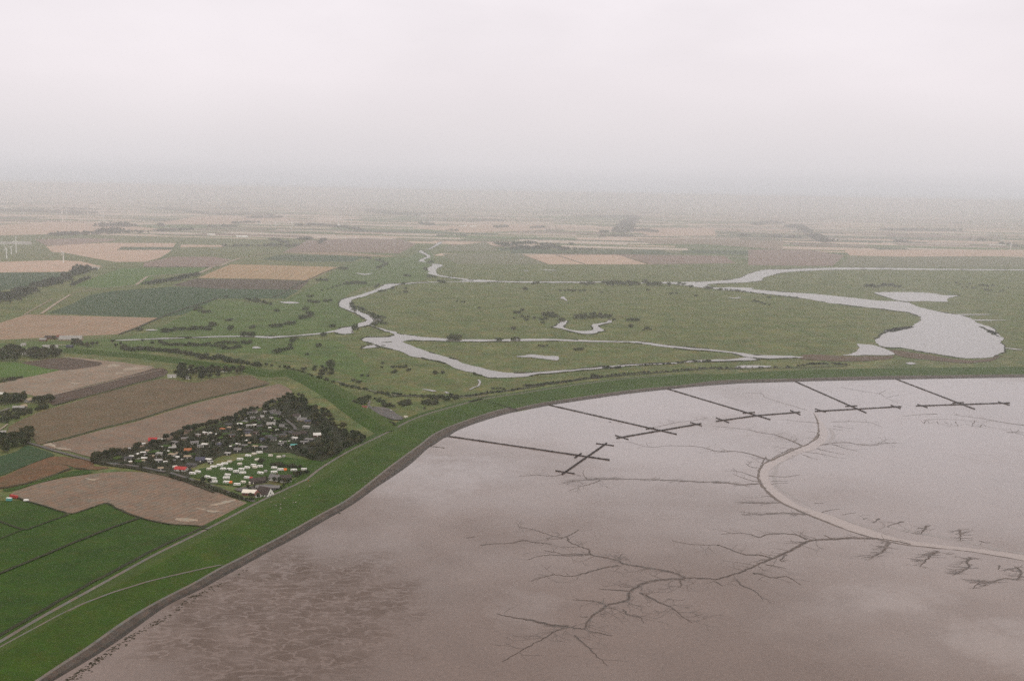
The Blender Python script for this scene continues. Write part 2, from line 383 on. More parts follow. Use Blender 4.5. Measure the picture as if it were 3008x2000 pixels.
hz0 = N.new('ShaderNodeMapRange'); hz0.inputs['From Min'].default_value = -.012; hz0.inputs['From Max'].default_value = -.004; L.new(sp.outputs['Z'], hz0.inputs['Value'])   # no sky below the land
mh = N.new('ShaderNodeMath'); mh.operation = 'MULTIPLY'; L.new(ma.outputs[0], mh.inputs[0]); L.new(hz0.outputs['Result'], mh.inputs[1])
mx = N.new('ShaderNodeMix'); mx.data_type = 'RGBA'; mx.blend_type = 'MULTIPLY'; mx.inputs[0].default_value = 1
L.new(cr.outputs['Color'], mx.inputs[6]); L.new(mh.outputs[0], mx.inputs[7]); L.new(mx.outputs[2], ov.inputs['Color'])
ms = N.new('ShaderNodeMixShader'); ms.inputs[0].default_value = .93
L.new(bg.outputs[0], ms.inputs[1]); L.new(ov.outputs[0], ms.inputs[2]); L.new(ms.outputs[0], out.inputs['Surface'])

sl = bpy.data.lights.new('sun', 'SUN'); sl.energy = .6; sl.angle = math.radians(25); sl.color = (1, .96, .9)
so = bpy.data.objects.new('sun', sl); COL.objects.link(so)
az, el = math.radians(SUN_AZ), math.radians(SUN_EL)
sd = Vector((math.sin(az) * math.cos(el), math.cos(az) * math.cos(el), math.sin(el)))
so.rotation_euler = sd.to_track_quat('Z', 'Y').to_euler(); so.location = sd * 900

cam = bpy.data.cameras.new('camera'); co = bpy.data.objects.new('camera', cam); COL.objects.link(co); S.camera = co
cam.sensor_width = 36; cam.lens = FPX / 3008 * 36; cam.clip_start = 1; cam.clip_end = 200000
Rv, Dv, Fv = Vector((1, 0, 0)), Vector((0, -_sp, -_cp)), Vector((0, _cp, -_sp))
cx = Rv * _c - Dv * _s; cy = -(Rv * _s + Dv * _c)
mt = Matrix((cx, cy, -Fv)).transposed().to_4x4(); mt.translation = (0, 0, HALT); co.matrix_world = mt

S.view_settings.view_transform = 'Standard'; S.view_settings.look = 'None'; S.view_settings.exposure = 0.0; S.view_settings.gamma = 1.0
S.view_settings.use_curve_mapping = False
S.cycles.volume_bounces = 12; S.cycles.max_bounces = 16; S.cycles.diffuse_bounces = 3; S.cycles.glossy_bounces = 3; S.cycles.use_denoising = False
HZ = 52000.0
hm = MB(); hm.box((0, 8000, -1.5), (2 * HZ, 2 * HZ, 312.5))
hv = bpy.data.materials.new('hazy_air'); hv.use_nodes = True; nt = hv.node_tree
nt.nodes.remove(nt.nodes['Principled BSDF']); pv = nt.nodes.new('ShaderNodeVolumePrincipled')
pv.inputs['Color'].default_value = (.955, .98, 1.0, 1); pv.inputs['Density'].default_value = .000150; pv.inputs['Anisotropy'].default_value = .92
nt.links.new(pv.outputs[0], nt.nodes['Material Output'].inputs['Volume'])
tag(hm.build('haze', hv), 'pale grey haze thickening towards the horizon', 'haze', None, 'stuff')
# ------------------------------------------------------------------ the land
gm = MB(); GN = 44; GX = 50000.0
ticks = [math.copysign(abs(t) ** 2.2, t) * GX for t in [(-1 + 2 * i / GN) for i in range(GN + 1)]]
vs = [(a, b + 8000 if abs(b) > 1 else b + 8000, 0) for b in ticks for a in ticks]
gm.add(vs, [(j * (GN + 1) + i, j * (GN + 1) + i + 1, (j + 1) * (GN + 1) + i + 1, (j + 1) * (GN + 1) + i) for j in range(GN) for i in range(GN)])
tag(link('ground', gm.raw('ground'), M['grass']), 'flat olive green marsh and meadow land reaching the horizon', 'ground', None, 'structure')

# far farmland: strips of crops laid out on the old dike roads
fm = MB(); fr = random.Random(21); A0 = math.radians(-9)
MFAR = ['pinkfar', 'palefar', 'bright', 'olive', 'mauve', 'dark', 'pasture', 'grass']
WFAR = [7, 4, 3, 3, 3, 3, 3, 2]
y = -3000.0
while y < 34000:
    hgt = fr.uniform(90, 260) * (1 + max(0, y) / 16000.); x = -24000.0 + fr.uniform(0, 600)
    while x < 24000:
        wid = fr.uniform(200, 900) * (1 + max(0, y) / 16000.)
        sub = 1 if fr.random() < .6 else 2
        for k in range(sub):
            a0, a1 = x + 5, x + wid - 5; b0, b1 = y + hgt * k / sub + 4, y + hgt * (k + 1) / sub - 4
            q = [(a * math.cos(A0) - b * math.sin(A0), a * math.sin(A0) + b * math.cos(A0) + 3500, .03) for a, b in ((a0, b0), (a1, b0), (a1, b1), (a0, b1))]
            pp = [proj(c) for c in q]
            if any(p_ is None for p_ in pp): continue
            ymax = max(p_[1] for p_ in pp); xs = sum(p_[0] for p_ in pp) / 4
            if xs < -500 or xs > 3500 or ymax > (770 if xs > 1300 else 705 if xs > 500 else 700): continue
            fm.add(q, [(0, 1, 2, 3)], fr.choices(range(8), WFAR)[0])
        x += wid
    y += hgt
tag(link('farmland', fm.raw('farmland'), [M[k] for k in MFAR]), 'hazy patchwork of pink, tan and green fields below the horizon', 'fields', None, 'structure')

def field(poly, mat, label, name='field', n=3, jit=0., cat='field'):
    return sheet(name, smooth(ground(poly), n, True, jit) if n > 1 else ground(poly), M[mat], label, cat)

field('O -150,810 0,790 300,774 440,718 500,692 655,691 780,620 830,600 890,592 930,594 985,577 1000,602 985,640 900,653 830,663 788,690 790,708 810,722 832,742 765,765 700,772 640,777 760,784 800,800 840,840 850,880 760,850 640,815 200,810', 'pasture', 'light green rough pasture between the stubble and the winding river', 'field', 5, 3.5)
# --- mid distance, left
field('A -300,1340 0,1322 230,1250 430,1255 800,1265 1380,1278 1200,1360 1030,1422 760,1432 400,1448 0,1470 -300,1490', 'orange', 'large orange stubble field with a dark hedge along its right edge', n=1)
field('O 108,721 165,700 205,680 260,670 400,660 690,668 655,688 585,688 500,688 462,706 420,725 365,731 250,728', 'dark', 'large dark green crop field below the tracks', n=1)
field('O 395,657 450,642 600,643 712,647 690,667 500,665', 'brown', 'dark purplish ploughed strip under the striped stubble', n=1)
field('O 455,640 530,609 600,610 700,613 779,615 712,646 600,642', 'striped', 'orange stubble field with diagonal stripes', n=1)
field('O 600,598 640,587 790,589 838,592 812,603 700,603', 'dark', 'narrow dark green field behind the striped stubble', n=1)
field('A 640,1000 850,920 1050,850 1400,845 1830,845 1740,890 1640,900 1350,910 1270,990 1150,995 900,1020', 'bright', 'light green meadow beside the forked sandy track', n=1)
field('A 1250,800 1500,750 1850,750 2000,775 1850,840 1240,838', 'mauve', 'brownish fallow strip behind the light green meadow', n=1)
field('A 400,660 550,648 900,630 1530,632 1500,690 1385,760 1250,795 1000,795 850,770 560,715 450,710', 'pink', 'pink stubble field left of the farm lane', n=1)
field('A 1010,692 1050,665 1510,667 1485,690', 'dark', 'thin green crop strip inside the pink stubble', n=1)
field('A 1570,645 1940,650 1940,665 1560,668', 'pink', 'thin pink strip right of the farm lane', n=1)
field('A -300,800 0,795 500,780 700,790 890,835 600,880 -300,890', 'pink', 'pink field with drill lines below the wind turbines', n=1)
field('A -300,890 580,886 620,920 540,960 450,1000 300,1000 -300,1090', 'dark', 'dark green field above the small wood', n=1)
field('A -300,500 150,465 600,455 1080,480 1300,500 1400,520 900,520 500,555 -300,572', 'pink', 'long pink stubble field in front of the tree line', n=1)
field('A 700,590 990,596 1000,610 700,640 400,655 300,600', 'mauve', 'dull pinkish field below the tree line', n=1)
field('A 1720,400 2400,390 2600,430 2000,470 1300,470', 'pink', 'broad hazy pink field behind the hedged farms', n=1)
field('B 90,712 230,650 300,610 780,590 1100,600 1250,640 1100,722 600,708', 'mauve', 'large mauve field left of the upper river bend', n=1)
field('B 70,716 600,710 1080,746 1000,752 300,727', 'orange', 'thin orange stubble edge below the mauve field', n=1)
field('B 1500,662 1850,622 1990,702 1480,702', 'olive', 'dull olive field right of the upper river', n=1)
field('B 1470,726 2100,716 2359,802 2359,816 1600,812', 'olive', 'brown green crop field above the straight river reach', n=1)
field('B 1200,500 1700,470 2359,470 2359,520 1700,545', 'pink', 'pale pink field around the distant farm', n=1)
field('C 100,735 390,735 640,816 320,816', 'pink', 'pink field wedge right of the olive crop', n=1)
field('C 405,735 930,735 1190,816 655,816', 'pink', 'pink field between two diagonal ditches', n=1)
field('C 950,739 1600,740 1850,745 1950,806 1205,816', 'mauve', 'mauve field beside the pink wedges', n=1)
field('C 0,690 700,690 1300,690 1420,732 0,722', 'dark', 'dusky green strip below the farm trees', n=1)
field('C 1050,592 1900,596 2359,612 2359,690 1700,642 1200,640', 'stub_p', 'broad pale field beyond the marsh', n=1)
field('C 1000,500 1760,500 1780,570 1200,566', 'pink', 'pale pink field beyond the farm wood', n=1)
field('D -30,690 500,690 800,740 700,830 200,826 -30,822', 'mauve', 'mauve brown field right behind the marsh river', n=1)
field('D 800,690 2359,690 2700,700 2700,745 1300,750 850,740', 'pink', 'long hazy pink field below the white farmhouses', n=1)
field('D 850,750 2359,755 2700,770 2700,840 1600,840 750,838', 'olive', 'olive meadow strip along the far canal', n=1)
# --- near, left
field('E 0,520 200,470 480,410 700,390 890,340 980,330 1200,360 1340,385 1000,485 700,555 430,640 330,640 150,600 -300,620 -300,580', 'stub_p', 'pale stubble field with white sandy patches', n=2)
field('E 330,322 500,300 700,310 880,340 850,370 700,392 560,408 420,393 180,345', 'brown', 'purplish brown ploughed field by the farm trees', n=2)
field('E 520,290 700,300 960,330 890,342 700,312', 'stub_p', 'thin tan stubble strip along the old dike', n=1)
field('E -300,345 0,340 180,345 420,395 520,405 350,445 210,470 150,470 -300,450', 'bright', 'small bright green field left of the ploughed field', n=2)
field('E 440,640 700,560 1000,490 1330,392 1440,402 1430,450 1150,520 900,590 650,660 460,710', 'brown', 'dark brown ploughed strip with a pale track through it', n=2)
field('E -200,1130 60,960 75,900 200,830 400,750 650,680 900,605 1150,540 1400,480 1560,500 1700,515 1850,480 2100,450 2200,460 2230,487 2340,520 2100,580 1800,646 1500,730 1200,826 900,900 600,985 420,1030 330,1050 290,1000 230,960', 'stub_o', 'large olive brown stubble field curving around the farm', n=2)
field('X 124,1310 203,1290 305,1262 407,1237 509,1205 610,1176 712,1152 800,1132 824,1130 858,1149 850,1168 820,1175 795,1182 780,1192 738,1206 702,1218 668,1232 617,1242 566,1264 534,1284 491,1299 446,1308 388,1322 350,1330 300,1345 271,1344 203,1326', 'stub', 'long tan stubble strip beside the holiday village', n=2)
field('J 75,140 190,90 330,45 E 600,1335 850,1300 1050,1287 1250,1292 1450,1327 1600,1372 J 1450,45 1600,85 1700,132 1800,172 1905,205 1900,218 1760,292 1650,352 1580,386 1480,377 1300,366 1180,346 1080,319 950,276 880,236 820,206 760,215 700,241 600,276 540,286 470,266 330,226 200,186', 'stub', 'crescent shaped tan stubble field beside the dike road', n=2)
field('J -700,190 0,186 200,194 330,230 470,270 540,292 700,246 820,212 950,282 1080,326 1300,372 1480,383 1575,393 1500,432 1200,578 900,742 600,907 300,1077 0,1252 -300,1430 -700,1660', 'lush', 'deep green pasture in the near corner beside the dike', n=2)
field('T -600,1210 0,1190 300,1060 640,930 830,860 1000,940 1230,1040 1050,1110 750,1200 450,1310 200,1370 0,1392 -600,1460', 'rust', 'rust brown weedy field wedge', n=2, jit=.6)
field('T 830,862 1000,832 1250,860 1600,930 1650,1000 1900,1022 1700,1060 1400,1060 1250,1010 1000,940', 'rust', 'rust brown rough strip along the lane', n=2, jit=.6)
field('T 60,1400 450,1320 850,1200 1250,1080 1540,1080 1560,1130 1100,1190 750,1280 450,1360 150,1440', 'lush', 'thin bright green strip above the crescent stubble', n=2)
field('T -600,960 0,830 300,740 450,640 620,680 950,800 830,850 640,920 250,1070 0,1170 -600,1290', 'dark', 'small dark green field below the big tree clump', n=2)
M['garden'] = land('garden_soil', (0.0126, 0.0182, 0.0070), (0.0224, 0.0224, 0.0112), (0.0280, 0.0210, 0.0140), 14, 2.5, contrast=.4, mott=.25)
field('X 262,1352 300,1335 420,1312 500,1292 590,1262 690,1228 760,1208 830,1180 862,1168 900,1190 960,1230 1010,1270 1020,1292 1085,1290 1050,1318 985,1345 930,1362 905,1345 850,1330 780,1330 700,1330 640,1342 600,1362 560,1374 575,1395 540,1402 470,1388 380,1376 300,1366', 'garden', 'dark garden ground beneath the holiday village and its wood', 'garden_ground', 2, 1.5, 'gardens')
field('I 400,690 560,650 700,640 1000,540 1150,480 1300,470 1440,420 1700,470 2000,520 2350,560 2250,640 2080,720 1900,800 1500,800 1250,850 1080,950 960,930 640,890 540,830 300,780', 'lush', 'green camping meadow set with white caravans', 'field', 2)
for s_, lb in (('J 1500,240 1560,250 1640,262 1690,268 1600,272 1540,258', 'pale sandy patch near the dike corner of the crescent field'),
               ('J 1330,332 1420,320 1520,338 1420,346', 'pale sandy patch at the lower rim of the crescent field'),
               ('J 1600,225 1680,205 1800,178 1790,190 1700,215', 'thin pale sandy streak in the crescent field'),
               ('E 720,1340 790,1350 880,1342 800,1362', 'pale sandy patch at the top of the crescent field'),
               ('E 920,370 980,355 1040,368 940,384', 'pale bare patch in the pale stubble near the old dike'),
               ('E 1070,395 1180,378 1260,392 1100,412', 'largest pale bare patch in the pale stubble'),
               ('E 1000,432 1060,428 1080,436 1010,444', 'small pale bare patch above the brown strip'),
               ('E 600,510 660,518 720,516 650,530', 'pale bare patch in the middle of the pale stubble'),
               ('E 370,1058 440,1042 500,1070 620,1105 520,1085', 'pale bare corner of the tan stubble strip')):
    field(s_, 'sand', lb, 'bare_soil', 3, 1.2, 'bare soil')
# --- reed beds
field('R 620,262 720,240 1050,257 1360,252 1300,277 1100,292 800,287 640,277', 'reed', 'reddish brown reed bed below the small lagoon', 'reed_bed_ground', 3, 2., 'reed bed')
field('R 1330,205 1480,225 1600,240 1900,285 2060,278 2180,248 2100,290 1900,305 1600,278 1400,255', 'reed', 'reddish brown reed fringe below the big lake', 'reed_bed_ground', 3, 2., 'reed bed')
# ------------------------------------------------------------------ mud flat
FOOT = 'J -400,2060 -60,1840 395,1568 640,1425 900,1258 1100,1112 1300,972 1500,882 1700,772 1900,662 2100,551 K 0,560 200,452 400,333 480,290 600,220 700,152 800,76 F 1000,1352 1200,1212 1340,1082 1400,1050 1480,992 1530,975 1600,926 1800,851 2000,791 2200,741 Q 800,556 1000,516 1100,496 1300,466 1500,436 1700,409 2000,376 2200,356 R 0,474 200,461 400,455 700,446 1000,439 1300,433 1600,428 2000,421 2359,415 2900,405 3600,400'
foot = smooth(ground(FOOT), 3)
mudpts = [p.copy() for p in foot] + [P(3700, 2400), P(3700, 3600), P(-900, 3600)]
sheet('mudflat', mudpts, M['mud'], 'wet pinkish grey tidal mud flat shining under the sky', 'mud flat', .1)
def even(pts, n):
    ds = [0.0]
    for p, q in zip(pts, pts[1:]): ds.append(ds[-1] + (q - p).length)
    out, j = [], 0
    for i in range(n):
        t = ds[-1] * i / (n - 1)
        while j < len(pts) - 2 and ds[j + 1] < t: j += 1
        k = (t - ds[j]) / max(1e-9, ds[j + 1] - ds[j]); out.append(pts[j].lerp(pts[j + 1], min(1, max(0, k))))
    return out
def strip(name, a, b, mat, label, cat, z, j=.5):
    a_ = even(smooth(ground(a), 6), 160); b_ = even(smooth(ground(b), 6), 160); mb = MB(); vs = []
    for p, q in zip(a_, b_): vs += [(p.x + rnd.gauss(0, j), p.y + rnd.gauss(0, j), z), (q.x + rnd.gauss(0, j), q.y + rnd.gauss(0, j), z)]
    mb.add(vs, [(2 * i, 2 * i + 2, 2 * i + 3, 2 * i + 1) for i in range(159)])
    return tag(link(name, mb.raw(name), M[mat]), label, cat, None, 'structure')
LB = 'R 745,690 775,750 785,810 775,860 745,900 690,937 640,958 580,982 500,1020 430,1054 380,1074 340,1112 325,1165 335,1215 360,1260 420,1320 500,1375 600,1425 N 760,312 900,368 1050,424 1200,468 1350,503 1480,523 1700,548 1900,568 2100,598 2352,643 2900,760'
RB = 'R 762,690 800,750 832,800 850,850 825,920 760,962 680,988 600,1014 520,1052 445,1092 402,1132 387,1172 402,1212 432,1262 492,1312 562,1362 650,1410 740,1441 N 900,308 1050,368 1200,418 1350,463 1500,494 1700,523 1900,543 2100,568 2352,600 2900,700'
LB2 = 'R 735,690 762,750 770,810 760,858 735,893 685,928 630,950 570,972 492,1008 420,1042 366,1064 322,1108 304,1165 314,1220 342,1266 404,1328 486,1382 590,1432 N 752,322 892,376 1044,430 1196,474 1346,508 1476,528 1696,552 1896,572 2096,603 2352,648 2900,768'
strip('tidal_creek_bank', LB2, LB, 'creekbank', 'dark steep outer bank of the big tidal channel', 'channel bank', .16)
strip('tidal_channel', LB, RB, 'silt', 'pale winding tidal channel curving through the mud flat', 'channel', .19)
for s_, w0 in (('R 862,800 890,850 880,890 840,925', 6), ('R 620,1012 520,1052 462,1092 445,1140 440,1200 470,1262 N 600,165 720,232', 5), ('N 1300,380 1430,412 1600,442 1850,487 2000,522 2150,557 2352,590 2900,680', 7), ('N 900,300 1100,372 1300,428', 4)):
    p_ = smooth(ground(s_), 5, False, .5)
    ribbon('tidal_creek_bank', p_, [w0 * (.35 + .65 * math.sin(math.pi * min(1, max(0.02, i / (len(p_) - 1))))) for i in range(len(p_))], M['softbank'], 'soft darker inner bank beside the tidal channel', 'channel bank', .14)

def creek(s, w0, w1, twig, seed, tl=26., depth=2, hatch=False):
    """one creek: the traced line, wavering, with side gullies that branch again"""
    r = random.Random(seed); mb = MB()
    if hatch: depth = 2
    def line(pts, a, b, lev):
        n = len(pts); ribbon_into(mb, pts, [.50 * (a + (b - a) * i / max(1, n - 1)) for i in range(n)], .2 + .01 * lev + .0006 * r.randint(0, 9), min(1, lev))
        if lev >= depth: return
        L_ = sum((q - p).length for p, q in zip(pts, pts[1:])); cnt = int(L_ / 6.8 * twig * (1 if lev == 0 else .8)); 
        for _ in range(cnt):
            i = r.randint(1, max(1, n - 2)); 
            if i >= n - 1: continue
            d = (pts[i + 1] - pts[i - 1]); d.z = 0
            if d.length < .01: continue
            d.normalize(); sg = r.choice((-1, 1)); ang = math.atan2(d.y, d.x) + sg * math.radians(r.uniform(25, 75))
            if hatch: ang = r.choice((0, math.pi, math.pi)) + r.gauss(.12, .3)
            ln = tl * r.uniform(.35, 1.2) * (.5 ** lev); k = max(3, int(ln / 4)); q = pts[i].copy(); seg = [q.copy()]
            for _k in range(k):
                ang += r.gauss(0, .24); q = q + Vector((math.cos(ang), math.sin(ang), 0)) * ln / k; seg.append(q.copy())
            wa = max(.8, (a + (b - a) * i / n) * .5)
            line(seg, wa * .8, .25, lev + 1)
    base = smooth(ground(s), 6, False, 0.)
    base = [p + Vector((r.gauss(0, .35), r.gauss(0, .5), 0)) for p in base]
    ribbon_into(mb, base, [max(.7, 1.15 * (w0 + (w1 - w0) * i / len(base))) * (1 - .6 * i / len(base)) for i in range(len(base))], .17 + .0005 * (seed % 13), 1)
    line(base, w0, w1, 0)
    return tag(link('tidal_creek', mb.raw('tidal_creek'), [M['creek'], M['twig']]), 'dark branching tidal creek cut into the mud flat', 'tidal creek', 'branching creeks in the mud', 'structure')
CREEKS = [
 ('N 1480,517 1350,493 1200,474 1000,472 870,480 760,482 680,500 600,545 530,580 430,625 330,665 220,715 140,745 0,785 M 1500,780 1330,776', 5.5, 3., .7),
 ('M 1330,785 1200,790 1060,805 980,840 920,880 900,940 820,965 740,985 700,1020 640,1060 590,1110 570,1165 500,1160 440,1155 350,1180 280,1225 200,1270 60,1345 -60,1420', 4.5, 1.2, 1.0),
 ('M 440,1150 300,1135 150,1100 20,1080 -100,1050', 5, 1, .3), ('M 490,1215 560,1280 630,1340 700,1410 740,1450', 2.2, .6, .5), ('M 590,1185 700,1205 780,1220', 2.5, .8, .6),
 ('M 930,880 820,872 680,860', 3.2, 1, .2), ('M 990,890 1060,920 1140,965 1230,1000 1300,1060 1400,1120', 3.2, 1, 1.3), ('M 860,1020 900,1055 990,1075 1020,1120', 2.2, .8, .9),
 ('M 740,985 640,955 560,945 480,945', 2.4, .8, .7), ('M 590,1075 530,1075', 1.8, .8, .4),
 ('M 1330,770 1270,742 1180,720 1060,700 940,680 850,665 830,645 720,620 610,595 600,560 520,530 450,500 430,460 400,465 330,455 250,430 150,400 60,390', 4.2, 1.0, 1.0),
 ('M 600,600 500,592 400,595 340,580 250,565', 2.4, .9, .6), ('M 560,602 420,606 300,600 200,612 130,640', 2.0, .8, .5), ('M 820,680 720,700 640,720 550,745 450,765 340,750 260,770 160,800', 2.6, .9, .6),
 ('M 430,460 500,420 520,405', 2, .8, .5), ('M 400,470 340,476 270,472', 2, 1, .3), ('M 310,515 250,510 160,500 110,485 0,510', 2, .8, .4), ('M 845,655 830,625 860,590', 1.8, .7, .8),
 ('N 430,630 330,600 240,600 150,580 80,550 0,525 M 1590,525 1400,520 1240,490', 3.2, .9, .4), ('N 680,480 620,450 560,440 400,440 320,465 260,445 200,435 100,435 30,440', 3.2, .9, .5),
 ('N 270,740 340,750 420,775 520,765 580,790 640,830', 3, 1, .7), ('N 150,790 180,830 250,860 300,890 350,945', 2.6, .9, .6), ('M 1300,790 1310,830 1290,850', 2.2, .9, 1.), ('M 1570,805 1600,820 1620,838', 2, 1.2, .6),
 ('N 530,598 480,640 520,655', 2, .8, .8), ('N 370,675 440,685 530,705', 2.2, .8, .4), ('N 680,515 620,500 560,500', 1.6, .7, .2),
 ('N 1310,505 1290,545 1250,585 1200,610 1165,622', 4.0, 1.2, 6.), ('N 1690,570 1640,600 1600,640 1550,690', 4.0, 1.2, 6.), ('N 1945,618 1910,655 1930,690 1870,730 1800,755', 3.2, 1, 5.),
 ('N 2290,690 2330,735 2290,785 2200,780 2100,810 2030,800 1960,860', 2.6, 1, 5.), ('N 1425,345 1370,358 1300,380', 2.6, .8, .9), ('N 1240,320 1190,355', 2.4, .9, 1.), ('N 1610,375 1580,410 1560,440', 3., 1.4, 5.),
 ('N 1850,405 1865,445 1858,490', 3., 1.4, 5.), ('N 2010,490 2050,505 2100,508', 2, .8, .9), ('N 2170,680 2150,710', 2.2, .8, 1.2),
 ('R 400,1052 330,1030 250,1005 140,985 0,985 Q 2300,830 2200,815 2000,810 1850,820 1700,780', 3.8, .9, .6), ('R 650,942 560,900 450,860 330,840 220,815 80,800 -40,790', 3.6, .9, .7),
 ('R 340,1230 200,1240 60,1228 0,1222 Q 2200,1085 2000,1075 1800,1070 1600,1065 1480,1065 1380,1070 1240,1085', 3.4, 1, 5.), ('Q 1180,1030 1100,1045 1000,1035 850,1045', 1.8, .8, .6), ('Q 1480,1075 1400,1105 1320,1125 1230,1160', 1.8, .7, .9),
 ('Q 1380,1070 1350,1040 1345,1000', 1.4, .6, .8),
 ('R 330,1222 230,1200 120,1160', 2.4, .8, .6), ('R 312,1190 200,1150 110,1130', 2.2, .7, .7), ('R 315,1110 260,1105 215,1078', 2, .8, .7), ('R 500,1378 350,1382 200,1378', 3, .8, 5.),
 ('N 700,292 620,282 560,282 500,275 440,280 330,292 230,275', 3, .8, 5.), ('N 440,165 390,150 340,152', 1.8, .7, .6), ('R 340,1080 370,1030 385,1050', 2, .8, .4),
 ('R 785,938 900,920 1000,915 1080,930 1200,930 1260,915 1300,895', 2.8, .9, .8), ('R 880,930 980,960 1080,985', 2.2, .7, .6), ('R 1080,930 1200,940 1290,922 1390,925', 2, .7, .9), ('R 760,962 850,985 990,1010', 2, .7, .4), ('R 680,990 800,1005 930,1035', 2, .7, .4),
 ('R 660,1012 770,1048', 1.6, .6, .3), ('R 390,1174 520,1180 630,1165', 2, .9, .2), ('R 415,1215 540,1212', 1.6, .7, .3), ('R 415,1235 540,1228', 1.4, .7, .2), ('R 880,758 1050,755 1180,765 1260,795', 1.8, .7, .5), ('R 890,790 970,800 1050,810', 1.3, .6, .3), ('R 890,812 960,822', 1.2, .6, .2),
 ('R 773,766 650,755 500,740', 2, .7, .4), ('R 782,850 770,880 735,905 665,942', 4.5, 2, .5), ('R 780,810 775,840 690,830', 1.6, .6, .3), ('R 575,960 520,985 420,1035', 3, 1.2, 1.),
 ('R 2400,790 2200,762 2050,736 1850,706 1830,700', 3.5, 1, .5), ('R 1690,697 1550,702 1420,716', 3.0, 1, .2), ('R 1590,770 1605,750 1630,765', 1.3, .7, .6), ('R 1690,755 1700,775', 1.4, .7, .9), ('R 1745,760 1775,775', 1.4, .7, .9), ('R 1830,755 1850,790', 1.5, .7, .9),
 ('R 1980,748 1955,795', 1.7, .8, .9), ('R 2020,800 2040,775 2070,800', 1.5, .7, .7), ('R 2220,840 2300,832 2320,815', 1.8, .8, 1.2), ('R 1590,745 1700,737 1850,742 1980,752', 1.2, .6, .2),
 ('R 680,667 560,630 370,570 340,540 220,535', 1.4, .6, .3), ('R 950,490 1100,520 1240,540 1300,575 1390,612', 1.4, .6, .3), ('R 1240,540 1300,512', 1.1, .6, .3), ('R 1310,568 1400,550', 1.1, .6, .3),
 ('Q 1830,685 1900,668 2000,645 2100,625 2200,615 2300,595', 1.5, .7, .5), ('N 800,275 870,255 935,248', 1.5, .6, .3), ('N 960,292 1060,278', 1.2, .6, .3), ('N 740,205 810,202', 1.2, .6, .2), ('N 820,450 870,470 900,470', 1.8, .8, .4), ('N 1115,325 1150,315', 1.6, .7, .8),
 ('K 1490,470 1560,460', 1.8, .8, .3), ('K 1600,525 1700,515 1750,512 1850,508 1930,490 2000,500', 1.6, .7, .3)]
for i, (s_, a_, b_, t_) in enumerate(CREEKS): creek(s_, a_, b_, min(t_, 3.2), 100 + i, 14. if t_ >= 5 else 24., 2 if t_ < .8 else 3, t_ >= 5)
# ------------------------------------------------------------------ sea dike
TOP = 'J -400,1990 -60,1790 295,1568 450,1462 700,1302 900,1157 1100,1027 1300,917 1500,817 1700,702 1850,627 2000,547 2200,442 K 0,500 200,391 400,278 600,166 F 1000,1262 1150,1150 1300,1042 1400,962 1500,911 1600,871 1800,801 2000,741 2200,701 Q 800,531 1000,486 1200,456 1500,411 1800,373 2100,346 R 0,441 300,432 600,425 1000,413 1300,406 1600,402 2000,397 2359,393 2900,385 3600,378'
ROAD = 'J -500,1580 -300,1440 0,1265 300,1085 600,920 900,755 1200,590 1500,445 1800,290 2000,185 2352,20 F 300,1335 500,1200 700,1085 900,990 1050,915 1130,870 1250,815 1400,765 1600,710 1850,645 2100,612 2359,570 Q 900,397 1200,352 1500,312 1700,290 2000,266 2359,246 R 0,398 200,386 400,374 700,364 1000,356 1300,350 1600,346 2000,341 2359,337 2900,330 3600,322'
ZT, ZR, ZC = 2.2, 1.2, 6.5
top = resample(smooth(ground(TOP, ZT), 6), 8.); roadp = resample(smooth(ground(ROAD, ZR), 6), 2.); footp = resample(foot, 2.)
def near(p, arr, i0, back=40, fwd=400):
    best, bi = 1e18, i0
    for i in range(max(0, i0 - back), min(len(arr), i0 + fwd)):
        d = (arr[i].x - p.x) ** 2 + (arr[i].y - p.y) ** 2
        if d < best: best, bi = d, i
    return bi
rows = []; ir = jf = 0
ir = near(top[0], roadp, 0, 0, len(roadp)); jf = near(top[0], footp, 0, 0, len(footp))
for t in top:
    ir = near(t, roadp, ir); jf = near(t, footp, jf); rows.append((footp[jf].copy(), t, roadp[ir].copy()))
def sm(arr, k=3):
    return [sum((arr[min(max(i + d, 0), len(arr) - 1)] for d in range(-k, k + 1)), Vector()) / (2 * k + 1) for i in range(len(arr))]
Fo = sm([r_[0] for r_ in rows], 1); To = sm([r_[1] for r_ in rows], 1); Ro = sm([r_[2] for r_ in rows], 2)
prof = []
for f_, t_, r_ in zip(Fo, To, Ro):
    ax = (t_ - r_); ax.z = 0; W_ = ax.length; ax.normalize()
    k = lambda d, z: Vector((r_.x + ax.x * d, r_.y + ax.y * d, z))
    prof.append([k(-14, 0.02), k(-4, ZR), k(2.6, ZR), k(W_ * .30, ZC), k(W_ * .36, ZC + .15), k(W_ * .93, ZT + .7), k(W_ - 2.4, ZT + .1)])
def loft(name, seqs, mats, label, cat, mi=None):
    n = len(seqs[0]); mb = MB(); vs = [p for row in seqs for p in row]
    for i in range(len(seqs) - 1):
        for j in range(n - 1):
            mb.f.append((i * n + j, (i + 1) * n + j, (i + 1) * n + j + 1, i * n + j + 1)); mb.m.append(mi[j] if mi else 0)
    mb.v = [tuple(v) for v in vs]
    return tag(link(name, mb.raw(name), mats), label, cat, None, 'structure'), mb
dk, dkb = loft('dike_hill', prof, [M['dike'], M['dike2']], 'long green sea dike sweeping along the mud flat', 'dike', [0, 0, 1, 1, 0, 0])
pa = []
for f_, t_, r_ in zip(Fo, To, Ro):
    ax = (t_ - r_); ax.z = 0; ax.normalize(); k = lambda d, z: Vector((t_.x + ax.x * d, t_.y + ax.y * d, z))
    pa.append([k(-2.4, ZT + .12), k(.4, ZT + .10)])
loft('path', pa, M['road'], 'narrow pale path along the top of the stone revetment', 'path')
st = []
